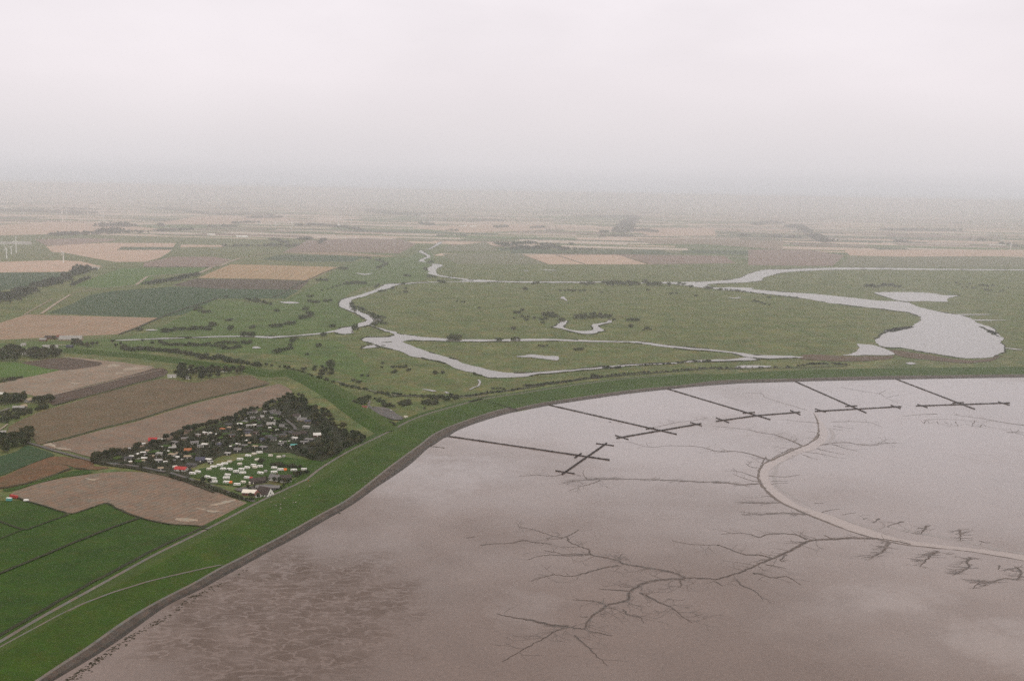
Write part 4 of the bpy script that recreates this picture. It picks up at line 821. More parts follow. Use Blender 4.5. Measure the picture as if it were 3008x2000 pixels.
def zone(x, y):
    if x < 420: return "in the village's western corner"
    if x > 830: return 'near the eastern wood'
    if y < 1240 + (620 - x) * .30: return 'along the stubble edge'
    if y > 1325: return 'by the caravan meadow'
    if x > 745: return 'on the winding lane'
    return 'in mid village'
keys = {}
for it in items: keys.setdefault((it[3], it[5], zone(it[0], it[1])), []).append(it)
for (roof, shp, zn), its in keys.items():
    its.sort()
    for i, (x, y, L_, rf, wl, sh) in enumerate(its):
        p = P(x, y); rz = math.radians(cr_.choice((14, 14, -12, 8, 20, -20, 100) if L_ < 9 else (12, 8, -8, 16)) + cr_.uniform(-6, 6))
        L_ *= .88; t = cottage(p, rz, L_, rf, wl, sh, cr_); BLOCK.append((p, L_ * .46))
        q = '' if len(its) == 1 else WORDS[i + 1] + ' '
        tag(t, '%s%s %s-roofed cottage %s%s, %s walls' % (q, RC[rf][0], 'pitch' if sh == 'p' else 'flat', zn, ', counted from the left' if q else '', RC[wl][0]), 'cottage', 'cottages of the holiday village')
# sheds, lanes of lawn between the cottages
LAWN = 'X 330,1348 420,1325 500,1305 560,1285 640,1255 700,1235 760,1220 800,1215 850,1240 870,1275 860,1300 800,1312 740,1315 690,1318 620,1330 560,1350 500,1362 430,1372 380,1366'
_lw = ground(LAWN)
def inpoly(p, poly):
    c = False
    for i in range(len(poly)):
        a, b = poly[i], poly[i - 1]
        if (a.y > p.y) != (b.y > p.y) and p.x < (b.x - a.x) * (p.y - a.y) / (b.y - a.y) + a.x: c = not c
    return c
def spot(gap):
    while True:
        q = Vector((cr_.uniform(min(p.x for p in _lw), max(p.x for p in _lw)), cr_.uniform(min(p.y for p in _lw), max(p.y for p in _lw)), 0))
        if inpoly(q, _lw) and all((q - b).length > br + gap for b, br in BLOCK): return q
for k in range(34):
    q = spot(.0); w_, d_ = cr_.uniform(4, 9), cr_.uniform(4, 10)
    pts = [q + Vector((w_ * math.cos(a) * cr_.uniform(.7, 1.1), d_ * math.sin(a) * cr_.uniform(.7, 1.1), 0)) for a in [i * 1.0472 for i in range(6)]]
    sheet('lawn', pts, M['lush' if k % 3 else 'dike2'], 'little green lawn between the cottages of the holiday village', 'lawn'); 
    if k % 2: BLOCK.append((q, min(w_, d_) * .55))
for k in range(46):
    q = spot(.6); ln = cr_.uniform(2.2, 4.2); t = empty('garden_shed', q, cr_.uniform(0, 3.1)); a = MB(); wd_ = ln * cr_.uniform(.6, .9); gwall(a, ln, wd_, 1.9, .7); a.build('wall', M['c_' + cr_.choice('wtgdkp')], t); b = MB(); gable(b, ln, wd_, 1.9, .7, .18); b.build('roof', M['c_' + cr_.choice('wpwgkptd')], t)
    tag(t, 'tiny garden shed between the cottages of the holiday village', 'shed', 'garden sheds of the holiday village'); BLOCK.append((q, ln * .5))
# ------------------------------------------------------------------ bigger houses
def house(loc, rz, L_, W_, h, rh, roof, wall, label, name='house', wins=3, chim=True, cat='house', gwin=True):
    t = empty(name, loc, rz); a, b = MB(), MB(); gwall(a, L_, W_, h, rh); a.build('wall', M[wall], t); gable(b, L_, W_, h, rh, .5); rf = b.build('roof', M[roof], t)
    if chim: c = MB(); c.box((L_ * .22, 0, h + rh * .75), (.9, .9, 1.6)); c.build('chimney', M['c_m'], rf)
    for k in range(wins):
        m_ = MB(); m_.box((L_ * (-.38 + .76 * k / max(1, wins - 1)), -W_ / 2 - .03, 1.0), (1.2, .1, 1.3)); m_.build('window', M['glass'], t)
    if gwin:
        for y_, z_ in ((-W_ * .2, 1.0), (W_ * .2, 1.0), (0, h + .3)): m_ = MB(); m_.box((L_ / 2 + .03, y_, z_), (.1, 1.1, 1.3)); m_.build('window', M['glass'], t)
    m_ = MB(); m_.box((L_ * .1, -W_ / 2 - .03, .02), (1.1, .1, 2.1)); m_.build('door', M['c_d'], t)
    tag(t, label, cat); BLOCK.append((Vector((loc[0], loc[1], 0)), L_ * .55)); return t
fp = lambda s: P(*px(s)[0])
house(fp('I 1462,1080'), math.radians(-28), 14, 9.5, 3.0, 6.2, 'c_d', 'white', 'white gabled farmhouse with steep dark brown roof beside the dike road', 'farmhouse', 4)
house(fp('I 1270,1065'), math.radians(-6), 19, 7, 2.9, 2.4, 'cream', 'c_m', 'long low outbuilding with pale cream roof left of the white farmhouse', 'outbuilding', 4, False)
house(fp('I 1352,1095'), math.radians(-68), 7, 5.5, 2.6, 3.4, 'c_m', 'white', 'small white gabled annex in front of the white farmhouse', 'annex', 1, False)
house(fp('I 1565,985'), math.radians(10), 15, 7, 2.8, 1.6, 'c_g', 'c_k', 'grey roofed shed behind the white farmhouse', 'shed', 3, False)
house(fp('I 1618,835'), math.radians(-20), 11, 8, 2.8, 3.2, 'c_g', 'white', 'grey roofed house with white gable among trees by the caravans', 'house', 3)
house(fp('I 1780,855'), math.radians(15), 11, 8, 2.8, 4.0, 'c_d', 'c_w', 'dark roofed house half hidden by trees beside the dike road', 'house', 3)
house(fp('I 1345,880'), math.radians(28), 15, 7, 2.6, 3.0, 'c_d', 'c_d', 'long dark brown barn at the lower edge of the caravan meadow', 'barn', 2, False)
house(fp('I 170,695'), math.radians(-10), 12.5, 7, 2.5, 2.3, 'c_r', 'c_w', 'bright red roofed house at the corner of the caravan meadow', 'house', 3, False)
house(fp('I 1390,975'), math.radians(10), 9, 6, 2.5, 1.4, 'c_g', 'c_t', 'small grey shed in the yard behind the white farmhouse', 'shed', 2, False)
house(fp('V 425,895'), math.radians(-12), 7, 5, 2.6, 2.6, 'c_m', 'white', 'small brick red roofed kiosk at the end of the parking area', 'kiosk', 2, False)
# farms on the left margin
for s_, rz, L_, W_, rf, wl, lb in (('Y 190,600', 5, 14, 8, 'c_d', 'white', 'white walled farmhouse among the big left trees'), ('Y 490,530', 70, 9, 7, 'c_t', 'c_w', 'tan gabled house among the big left trees'), ('Y 690,605', 10, 8, 6, 'c_p', 'white', 'little white house at the right end of the left grove'),
    ('Y 860,630', 10, 7, 5, 'c_p', 'c_w', 'smallest pale hut under the left grove'), ('Y 670,350', 60, 8, 6, 'c_p', 'c_w', 'pale house behind the left grove'), ('Y 1450,410', 8, 26, 7, 'c_p', 'white', 'long pale barn right of the left grove'), ('Y 2010,405', -5, 12, 6, 'c_b', 'c_b', 'dark blue shed on the meadow beside the left grove'),
    ('Y 2050,190', 8, 42, 16, 'c_p', 'c_t', 'large pale brown barn with broad roof below the orange stubble'), ('Y 1450,150', 0, 20, 9, 'c_d', 'c_m', 'dark farmhouse left of the large pale barn'), ('Y 1750,130', 0, 14, 8, 'c_m', 'c_p', 'brick roofed farmhouse touching the large pale barn'), ('Y 1250,210', -5, 13, 7, 'c_p', 'c_m', 'low pale shed at the left end of the barn row'),
    ('Z 1100,660', 75, 9, 7, 'c_t', 'c_p', 'cream gabled house in the middle farm clump'), ('Z 900,900', 60, 8, 6, 'c_t', 'c_p', 'tan gabled house at the lower farm garden'), ('Z 730,940', 5, 15, 5, 'c_p', 'c_k', 'long pale roofed shed in the lower farm garden'), ('Z 760,620', 5, 8, 6, 'c_p', 'c_m', 'low pale shed under the farm trees'), ('Z 20,430', 20, 8, 6, 'c_w', 'white', 'white hut at the picture edge above the farm trees'),
    ('T 20,460', 20, 11, 7, 'c_p', 'white', 'pale house at the picture edge beside the tree clump'), ('U 1055,838', 5, 8, 5, 'c_w', 'white', 'white hut in the middle of the small wood'), ('U 1640,835', 10, 8, 6, 'c_m', 'white', 'brick roofed hut at the right end of the small wood'), ('U 740,935', 10, 13, 5, 'c_p', 'white', 'pale low building at the left end of the small wood'), ('U 1005,965', 5, 6, 4, 'c_w', 'white', 'white hut at the lower rim of the small wood')):
    house(fp(s_), math.radians(rz), L_, W_, 2.8, W_ * .4, rf, wl, lb, 'farm_building', 2, False, 'building', False)
# distant farms
for s_, L_, W_, rf, wl, lb in (('A 60,642', 240, 26, 'c_p', 'c_w', 'very long white greenhouse on the far left'), ('A 205,638', 70, 24, 'c_p', 'c_w', 'short white greenhouse beside the long one'), ('A 1830,565', 45, 18, 'white', 'white', 'distant white barn in the green fields'), ('A 2095,582', 65, 20, 'white', 'white', 'longer distant white barn in the green fields'),
    ('A 785,858', 55, 14, 'c_p', 'white', 'pale shed at the end of the small wood'), ('A 50,333', 60, 25, 'white', 'white', 'tiny white barn in the far left wood'), ('A 95,352', 70, 25, 'white', 'white', 'lower tiny white barn in the far left wood'), ('B 560,482', 55, 22, 'white', 'white', 'bright white barn beneath two wind turbines'),
    ('B 1305,400', 60, 25, 'white', 'white', 'white speck of a barn on the far wooded ridge'), ('B 1310,470', 40, 16, 'c_p', 'white', 'small pale farm above the upper river'), ('B 1650,490', 60, 20, 'c_w', 'white', 'left pale farm building right of the upper river'), ('B 1742,493', 55, 22, 'white', 'white', 'right pale farm building right of the upper river'),
    ('B 430,178', 380, 60, 'white', 'white', 'long pale works on the horizon'), ('B 680,220', 120, 60, 'white', 'white', 'tiny pale building on the horizon'), ('D 712,606', 45, 20, 'white', 'white', 'lone white farmhouse in the right hand fields'), ('D 1320,628', 42, 20, 'white', 'c_d', 'white roofed farmhouse among dark trees on the right'), ('D 1270,620', 22, 14, 'white', 'white', 'little white shed beside the farmhouse on the right'),
    ('D 1910,612', 48, 20, 'white', 'white', 'white farmhouse left of the far right trees'), ('D 2130,657', 120, 16, 'c_w', 'c_t', 'long pale barn near the far right turbine'), ('D 330,578', 80, 18, 'c_p', 'white', 'long low pale barn by the far tree line'), ('C 1620,371', 60, 30, 'white', 'white', 'tiny white farm far beyond the marsh'), ('C 1045,540', 40, 18, 'c_p', 'white', 'pale farmhouse inside the far farm wood')):
    house(fp(s_), math.radians(rnd.uniform(-6, 8)), L_, W_, 5, W_ * .3, rf, wl, lb, 'farm_building', 2, False, 'building', False)
# ------------------------------------------------------------------ caravans
def caravan(seed, L_=6.4, col='white'):
    r = random.Random(seed); t = empty('caravan', (0, 0, -60)); W_ = 2.4; a = L_ / 2; b = MB()
    b.prism([(-a + .25, .5), (a - .1, .5), (a, .75), (a, 1.7), (a - .5, 2.65), (-a + .35, 2.7), (-a, 2.2), (-a, .8)], -W_ / 2, W_ / 2); b.build('body', M[col], t)
    for s_, x, ln in ((-1, -.28, .2), (-1, .26, .24), (1, -.2, .22), (1, .22, .22)):
        m_ = MB(); m_.box((L_ * x, s_ * (W_ / 2 + .012), 1.45), (L_ * ln, .05, .62)); m_.build('window', M['glass'], t)
    m_ = MB(); m_.add([(a + .012, -.85, 1.2), (a + .012, .85, 1.2), (a - .16, .85, 2.02), (a - .16, -.85, 2.02)], [(0, 1, 2, 3)]); m_.v = [(x + .02, y, z) for x, y, z in m_.v]; m_.build('window', M['glass'], t)
    m_ = MB(); m_.box((L_ * .02, -W_ / 2 - .012, .6), (.7, .05, 1.8)); m_.build('door', M['cream'], t)
    for s_ in (-1, 1): m_ = MB(); m_.tube((0, s_ * W_ * .42, .35), (0, s_ * W_ * .5, .35), .35, .35, 12); m_.build('wheel', M['tyre'], t)
    m_ = MB(); m_.tube((a, 0, .5), (a + 1.2, 0, .45), .07, .05, 6); m_.build('tow_bar', M['c_k'], t); t.scale = (.93, .93, .93)
    return t
CARV = [caravan(1, 6.6), caravan(2, 5.6, 'cream'), caravan(3, 7.4)]; cu = set()
RG = dict(a=('in the short row below the village shrubs', 'from the left'), b=('in the slanting row along the shrubs', 'from the left'), c=('in the loose row in mid meadow', 'from the left'), d=('below the thick dark meadow hedge', 'from the left'),
          e=('near the red roofed house', 'from the left'), f=('at the near left meadow rim', 'from the left'), g=('in the near row above the farmhouse', 'from the left'), h=('around the lone meadow tree', 'from the left'))
CV = '''a 1200,478 2 -10;a 1290,450 1 12;a 1375,428 2 14;a 1545,476 1 8;a 1675,498 1 16;b 597,684 1 14;b 665,650 2 10;b 765,625 2 8;b 838,602 2 10;b 915,572 1 8;b 1075,533 2 4;c 815,682 0 -6;c 917,690 0 -14;c 1015,722 0 4;c 1097,688 0 -12;c 1117,742 2 8;c 1185,663 0 -16;c 1072,606 1 22;
h 1340,540 1 40;h 1285,626 0 -10;h 1300,658 1 -20;h 1385,642 0 6;d 1600,665 0 -8;d 1700,692 2 6;d 1600,730 2 10;d 1390,744 2 -12;d 1905,700 2 8;d 2060,690 0 4;e 75,650 1 18;e 345,752 2 -18;e 425,728 0 -10;f 575,806 0 -20;f 665,832 0 -14;f 675,880 2 4;f 865,820 2 6;f 885,775 0 -10;f 870,886 2 -10;g 1030,922 2 8;g 1125,886 1 -8;g 1185,818 2 -14;g 1250,900 1 20'''
grp = {}
for row in CV.replace('\n', '').split(';'):
    g_, xy, k, rz = row.split(); (x, y), = px('I ' + xy); grp.setdefault(g_, []).append((x, y, int(k), float(rz)))
for g_, its in grp.items():
    its.sort()
    for i, (x, y, k, rz) in enumerate(its):
        o = CARV[k] if k not in cu else copy_tree(CARV[k]); cu.add(k); o.location = P(x, y); o.rotation_euler = (0, 0, math.radians(rz + rnd.uniform(-5, 5)))
        tag(o, '%s caravan, %s from the left %s' % ('cream' if k == 1 else 'white', WORDS[i + 1], RG[g_][0]), 'caravan', 'caravans on the camping meadow'); BLOCK.append((P(x, y), 4.6))
t = CARV[0]; o = copy_tree(t); o.location = fp('I 1042,302'); tag(o, 'white caravan standing alone among the cottages of the holiday village', 'caravan', 'caravans on the camping meadow'); BLOCK.append((fp('I 1042,302'), 4.6))
o = copy_tree(CARV[1]); o.location = fp('V 1135,1045'); o.rotation_euler = (0, 0, .1); tag(o, 'white caravan parked on the grass beside the parking area', 'caravan')
# awnings beside caravans
def awning(p, rz, mt_, lb):
    t = empty('awning', p, rz); a = MB(); a.add([(-1.7, -1.3, 1.9), (1.7, -1.3, 1.9), (1.7, 1.3, 2.4), (-1.7, 1.3, 2.4), (-1.7, -1.3, 1.96), (1.7, -1.3, 1.96), (1.7, 1.3, 2.46), (-1.7, 1.3, 2.46)], [(3, 2, 1, 0), (4, 5, 6, 7), (0, 1, 5, 4), (1, 2, 6, 5), (2, 3, 7, 6), (3, 0, 4, 7)]); a.build('roof_cloth', M[mt_], t)
    w_ = MB(); w_.box((0, -1.27, 0), (3.3, .05, 1.9)); w_.box((1.66, 0, 0), (.05, 2.5, 1.95)); w_.build('side_cloth', M[mt_], t); tag(t, lb, 'awning')
awning(fp('I 1770,695'), .5, 'orangecloth', 'bright orange awning beside a caravan under the dark hedge'); awning(fp('I 930,890'), .2, 'orangecloth', 'orange awning at the near edge of the camping meadow')
awning(fp('I 1245,825'), .2, 'c_r', 'red tent beside a caravan above the lower hedge'); awning(fp('I 1470,720'), .1, 'c_p', 'grey awning beside the biggest caravan in mid meadow'); awning(fp('I 1750,488'), .2, 'c_p', 'pale grey awning at the top right of the meadow')
# ------------------------------------------------------------------ cars and trailers
def car(p, rz, mt_, lb, L_=4.3):
    t = empty('parked_car', p, rz); a = L_ / 2; b = MB()
    b.prism([(-a, .35), (a, .35), (a, .75), (a * .55, .92), (a * .2, 1.42), (-a * .62, 1.45), (-a * .95, .95), (-a, .8)], -.85, .85); b.build('body', M[mt_], t)
    for s_ in (-1, 1):
        m_ = MB(); m_.add([(a * .45, s_ * .862, .95), (a * .17, s_ * .862, 1.33), (-a * .58, s_ * .862, 1.35), (-a * .78, s_ * .862, .98)], [(0, 1, 2, 3)]); m_.build('window', M['glass'], t)
        for x in (-.62, .62): m_ = MB(); m_.tube((a * x, s_ * .72, .32), (a * x, s_ * .88, .32), .32, .32, 12); m_.build('wheel', M['tyre'], t)
    m_ = MB(); m_.add([(a * .56, -.75, .96), (a * .56, .75, .96), (a * .24, .7, 1.38), (a * .24, -.7, 1.38)], [(0, 1, 2, 3)]); m_.v = [(x + .03, y, z) for x, y, z in m_.v]; m_.build('windscreen', M['glass'], t)
    tag(t, lb, 'car', 'cars at the parking area'); return t
car(fp('V 880,925'), math.radians(-35), 'white', 'white car at the upper edge of the parking area'); car(fp('V 915,1015'), math.radians(5), 'c_k', 'dark car in the middle of the parking area'); car(fp('V 920,1048'), math.radians(8), 'c_p', 'silver car parked next to the dark car')
car(fp('I 1020,745'), math.radians(5), 'c_k', 'dark car beside a caravan in mid meadow')['group'] = 'cars on the camping meadow'; car(fp('I 885,690'), math.radians(-20), 'c_b', 'blue car beside a caravan in mid meadow')['group'] = 'cars on the camping meadow'
def wagon(p, rz, L_, mt_, topm, lb, nm, h=2.2):
    t = empty(nm, p, rz); b = MB(); b.box((0, 0, .8), (L_, 2.4, h), 0, 0, .97); b.build('body', M[mt_], t); m_ = MB(); m_.box((0, 0, .8 + h + .005), (L_ * .96, 2.34, .14)); m_.build('roof', M[topm], t)
    m_ = MB(); m_.box((0, 0, .55), (L_ * .95, 1.6, .24)); m_.build('chassis', M['c_k'], t)
    for x in (-.34, -.2, .34):
        for s_ in (-1, 1): m_ = MB(); m_.tube((L_ * x, s_ * .95, .48), (L_ * x, s_ * 1.2, .48), .48, .48, 12); m_.build('wheel', M['tyre'], t)
    m_ = MB(); m_.tube((L_ / 2, 0, .6), (L_ / 2 + 1.6, 0, .5), .08, .06, 6); m_.build('draw_bar', M['c_k'], t); tag(t, lb, 'trailer')
wagon(P(41, 1463), math.radians(-24), 9.5, 'c_r', 'c_r', 'long red farm trailer at the left tip of the crescent field', 'farm_trailer'); wagon(P(27, 1472), math.radians(-8), 5.2, 'c_u', 'white', 'teal box trailer with white roof beside the red trailer', 'box_trailer', 2.6)
wagon(P(77, 1473), math.radians(-10), 4.6, 'white', 'white', 'small white trailer right of the red trailer', 'box_trailer', 1.2)
# ------------------------------------------------------------------ wind turbines
def turbine(bx, by, hy, spin, lb, yaw=0.):
    p = P(bx, by); v = (P(bx, by) - P(bx, by)).length; hx = proj((p.x, p.y, 100.)); h = 100. * (by - hy) / (by - hx[1]); t = empty('wind_turbine', p, 0)
    k = p.length / 2400.; rt = min(2.8, max(1.7, .46 * p.length / 1000.)); a = MB(); a.tube((0, 0, -.5), (0, 0, h), rt, rt * .62, 12); a.build('tower', M['turbine'], t)
    yw = math.radians(yaw); d = Vector((math.sin(yw), -math.cos(yw), 0)); c = Vector((0, 0, h + 1.2)); n_ = MB(); n_.tube(c - d * 4, c + d * 4, 1.5, 1.7, 8); n_.build('nacelle', M['turbine'], t)
    hb = MB(); hb.tube(c + d * 4.05, c + d * 6.2, 1.4, .5, 8); hub = hb.build('hub', M['turbine'], t); sx_ = Vector((d.y, -d.x, 0)); R_ = h * .46
    for j in range(3):
        an = math.radians(spin + 120 * j); dr = sx_ * math.cos(an) + Vector((0, 0, 1)) * math.sin(an); wx = d.cross(dr); o_ = c + d * 5; w0, w1 = rt * .72, rt * .25; b = MB(); b_ = [o_ + dr * .6 - wx * w0 * .5, o_ + dr * .6 + wx * w0 * .5, o_ + dr * R_ * .3 + wx * w0, o_ + dr * R_ + wx * w1 * .5, o_ + dr * R_ - wx * w1 * .5, o_ + dr * R_ * .3 - wx * w0]
        b.add(b_ + [q + d * .4 for q in b_], [(0, 1, 2, 3, 4, 5), (11, 10, 9, 8, 7, 6)] + [(i, i + 6, (i + 1) % 6 + 6, (i + 1) % 6) for i in range(6)]); bl = b.build('blade', M['turbine'], hub)
    tag(t, lb, 'wind turbine', 'wind turbines in the farmland')
TB = [('W 118,1412', 'W 112,1243', 80, 'white wind turbine farthest left, nearest the long greenhouse field'), ('W 197,1342', 'W 205,1225', 20, 'thin wind turbine between two thicker ones at the far left'), ('W 283,1320', 'W 270,1105', 95, 'tallest white wind turbine, in front of the long greenhouse'), ('W 1100,1484', 'W 1093,1310', 50, 'white wind turbine alone beside the pink drilled field'),
      ('W 1087,790', 'W 1083,605', 35, 'left wind turbine of the close pair before the far wood'), ('W 1156,748', 'W 1150,560', 75, 'right wind turbine of the close pair before the far wood'), ('W 1523,714', 'W 1517,555', 92, 'wind turbine at the right end of the far wood'), ('W 1800,770', 'W 1795,585', 60, 'wind turbine right of the far wood above a pink field'),
      ('B 27,502', 'B 27,445', 40, 'left wind turbine of the pair by the mid tree row'), ('B 170,507', 'B 170,455', 70, 'right wind turbine of the pair by the mid tree row'), ('B 575,480', 'B 575,415', 88, 'wind turbine standing over the bright white barn'), ('B 687,480', 'B 687,428', 55, 'wind turbine right of the bright white barn'), ('B 783,415', 'B 783,360', 20, 'wind turbine left of the far wooded ridge'), ('D 2243,690', 'D 2250,640', 65, 'white wind turbine at the far right edge')]
for b_, h_, sp_, lb in TB: (bx, by), (hx, hy) = px(b_)[0], px(h_)[0]; turbine(bx, by, hy, sp_, lb, rnd.uniform(-40, 40))
for i, (x, yb, yh) in enumerate(((100, 250, 205), (315, 268, 215), (570, 275, 225), (690, 300, 270), (775, 270, 230), (810, 272, 222), (930, 295, 232), (1060, 285, 245), (1085, 300, 262), (1240, 322, 285), (1285, 302, 245), (1150, 310, 270))):
    a_, b_ = px('A %d,%d %d,%d' % (x, yb, x, yh)); turbine(a_[0], a_[1], b_[1], rnd.uniform(0, 120), 'faint wind turbine in the haze near the horizon, %s of twelve from the left' % WORDS[i + 1], rnd.uniform(-40, 40))
# ------------------------------------------------------------------ sheep and walkers on the dike
def sheep(p, rz, sc_):
    t = empty('sheep', p, rz); t.scale = (sc_,) * 3; r = random.Random(int(p.x * 7) % 999); b = MB(); b.ico((0, 0, .72), (.62, .34, .36), r, 0, 2)
    for x in (-.38, .38):
        for y_ in (-.16, .16): b.tube((x, y_, .55), (x, y_, .0), .07, .05, 6)
    b.build('body', M['sheep'], t, True); h = MB(); h.ico((.74, 0, .86), (.22, .13, .16), r, 0, 1); h.tube((.7, .1, .95), (.66, .24, .93), .05, .02, 5); h.tube((.7, -.1, .95), (.66, -.24, .93), .05, .02, 5); h.build('head', M['sheepface'], t, True); return t
sh0 = None; sp_ = 'I 1550,1180 1630,1240 1700,1220 1790,1060 1930,1190 1990,1080 2150,940 2200,850 J 2155,245 2150,265 2270,200 K 65,245 90,170 160,200'
for x, y in px(sp_): sh = sheep(on_dike(x, y, 0.), rnd.uniform(0, 6.28), rnd.uniform(.9, 1.15)); tag(sh, 'pale sheep grazing on the green slope of the sea dike', 'sheep', 'sheep on the sea dike')
def person(p, rz, top_, lb, leg=.22):
    t = empty('person', p, rz); me = bpy.data.meshes.new('body'); V_ = [(0, 0, .95), (0, 0, 1.2), (0, 0, 1.42), (0, 0, 1.53), (0, .02, 1.70), (.1, 0, .9), (.12, leg * .5, .5), (.12, leg * .2, .06), (.12, leg * .2 + .16, .03), (-.1, 0, .9), (-.12, -leg * .3, .5), (-.12, -leg * .9, .07), (-.12, -leg * .9 + .15, .03), (.2, 0, 1.4), (.25, -.05, 1.12), (.25, .08, .88), (-.2, 0, 1.4), (-.25, .05, 1.12), (-.25, .14, .9)]
    E_ = [(0, 1), (1, 2), (2, 3), (3, 4), (0, 5), (5, 6), (6, 7), (7, 8), (0, 9), (9, 10), (10, 11), (11, 12), (2, 13), (13, 14), (14, 15), (2, 16), (16, 17), (17, 18)]
    me.from_pydata(V_, E_, []); o = link('body', me, [M[top_], M['navy'], M['skin']], t); sk = o.modifiers.new('skin', 'SKIN'); rad = [.16, .15, .17, .06, .11, .09, .07, .05, .05, .09, .07, .05, .05, .07, .05, .04, .07, .05, .04]
    for v, r_ in zip(me.skin_vertices[0].data, rad): v.radius = (r_, r_ * .85)
    me.skin_vertices[0].data[0].use_root = True; dg = bpy.context.evaluated_depsgraph_get(); m2 = bpy.data.meshes.new_from_object(o.evaluated_get(dg)); o.modifiers.clear(); o.data = m2
    for m_ in list(m2.materials): pass
    for f in m2.polygons: f.use_smooth = True; f.material_index = 1 if f.center.z < .92 and abs(f.center.x) < .2 else 2 if f.center.z > 1.56 or f.center.z < .0 else 0
    tag(t, lb, 'person')
for s_, mt_, lb in (('I 2087,856', 'white', 'person in white walking beside the dike road'), ('I 2122,868', 'orangecloth', 'person in orange on the dike slope, left of a second orange jacket'), ('I 2130,856', 'orangecloth', 'person in orange standing higher on the dike slope')):
    (x, y), = px(s_); person(on_dike(x, y, 0.), .6, mt_, lb)
# ------------------------------------------------------------------ planting
R_ = random.Random(99)
def row(kind, s, n, h0, h1, lb, grp_, j=1.2, sq=1.0):
    for p in along(s, n, R_, j):
        if any((p - b).length < br * .85 for b, br in BLOCK): continue
        plant(kind, p, R_.uniform(h0, h1), lb, grp_, R_, sq)
def wood(kind, s, n, h0, h1, lb, grp_, gap=3.2, sq=1.05):
    for p in fill(s, n, R_, gap): plant(kind, p, R_.uniform(h0, h1), lb, grp_, R_, sq)
E_ = 'trees along the stubble edge of the holiday village'; LE = 'dark tree in the row along the stubble edge of the holiday village'
row('tree', 'X 275,1362 285,1350 300,1345 325,1340 350,1336', 12, 7, 10, LE, E_, 2.2, 1.15)
row('tree', 'X 350,1335 385,1327 420,1318 460,1308 490,1300', 17, 5, 8.5, LE, E_, 2.)
row('tree', 'G 1400,955 1500,930 1620,890 1700,860', 9, 7, 9.5, LE, E_, 2.2, 1.1); row('tree', 'G 1720,780 1800,800 1900,780 1980,740 2080,730 2150,700 2250,680', 10, 7, 11, LE, E_, 2., 1.1)
row('tree', 'H 90,690 130,690 230,660 400,640 520,600 640,530 720,500 800,470 950,440 1020,440 1100,350 1200,330 1300,290 1400,280', 26, 6, 9.5, LE, E_, 1.8, 1.05)
WD = 'F 165,620 270,640 420,760 520,820 640,915 640,965 840,1000 700,1085 540,1165 420,1195 300,1175 200,1130 380,1075 430,920 350,860 330,800 240,790 180,770 60,740 60,690'
wood('tree', WD, 118, 6, 9.5, 'dark tree in the wood between the holiday village and the old dike', 'trees of the wood at the village end', 3.6, 1.1)
wood('tree', 'X 300,1360 350,1340 430,1325 500,1305 560,1285 640,1255 700,1235 760,1215 800,1200 850,1215 880,1270 900,1310 870,1330 800,1328 740,1325 690,1325 640,1335 600,1355 560,1368 520,1372 440,1385 380,1375 320,1368', 205, 3.2, 6.4, 'garden tree among the cottages of the holiday village', 'garden trees of the holiday village', 1.9)
wood('bush', 'X 300,1360 350,1340 430,1325 500,1305 560,1285 640,1255 700,1235 760,1215 800,1200 850,1215 880,1270 900,1310 870,1330 800,1328 740,1325 690,1325 640,1335 600,1355 560,1368 520,1372 440,1385 380,1375 320,1368', 230, 1.5, 3.2, 'garden shrub among the cottages of the holiday village', 'garden shrubs of the holiday village', 1.5)
row('bush', 'I 0,790 250,850 450,905 560,945 700,1000 850,1045 1000,1100 1150,1140 1300,1160', 60, 2.2, 4.2, 'dark shrub in the hedge between the lane and the camping meadow', 'shrubs of the camping hedge', 1.6)
row('tree', 'I 500,850 540,880 590,890', 4, 5, 6.5, 'dark tree at the bend of the camping hedge', 'trees at the bend of the camping hedge', 1.5)
row('bush', 'I 1550,610 1650,622 1750,635 1850,645 1980,655', 16, 3.2, 4.6, 'shrub of the thick dark hedge on the camping meadow', 'shrubs of the thick meadow hedge', 1.6)
plant('tree', fp('I 1420,610'), 8.2, 'round dark tree standing alone in the camping meadow', None, R_, 1.15)
row('tree', 'I 1440,870 1500,860 1560,870 1700,860 1760,880 1850,870 1900,850', 11, 4.5, 7, 'dark tree around the houses below the camping meadow', 'trees around the houses below the meadow', 2.2); row('tree', 'I 1930,790 1990,760 2050,745 2100,730', 7, 4, 6, 'dark tree in the clump between the meadow and the dike road', 'trees by the dike road', 2.)
row('tree', 'I 1620,1010 1700,1000 1660,960 1230,960 1180,1000 1330,1130 1250,1110 1200,1120', 9, 4, 6, 'dark tree around the white farmhouse', 'trees around the white farmhouse', 2.)
wood('tree', 'T 30,640 120,700 330,720 420,640 560,570 590,520 470,470 300,520 60,520 0,560', 20, 9, 12.5, 'tall dark tree in the clump at the left edge', 'trees of the left edge clump', 4.5, 1.15); row('tree', 'T -120,740 0,760 100,740', 4, 6, 8, 'dark tree at the foot of the left edge clump', 'trees at the foot of the clump', 3.)
wood('tree', 'Z 0,640 330,560 640,520 920,520 1000,640 700,700 300,760 0,760', 18, 9, 12, 'dark tree above the left farm garden', 'trees above the left farm', 4.5, 1.2); wood('tree', 'Z 1280,640 1500,620 1950,600 2000,680 1750,720 1350,720', 8, 8, 10.5, 'dark tree at the right end of the left farm', 'trees right of the left farm', 5.5, 1.2)
wood('bush', 'Z 0,1150 200,1060 600,1000 1000,960 1500,900 1750,840 1750,930 1300,1060 900,1210 500,1380 0,1560', 44, 3, 6, 'shrub in the garden belt of the left farm', 'shrubs of the left farm garden', 3.)
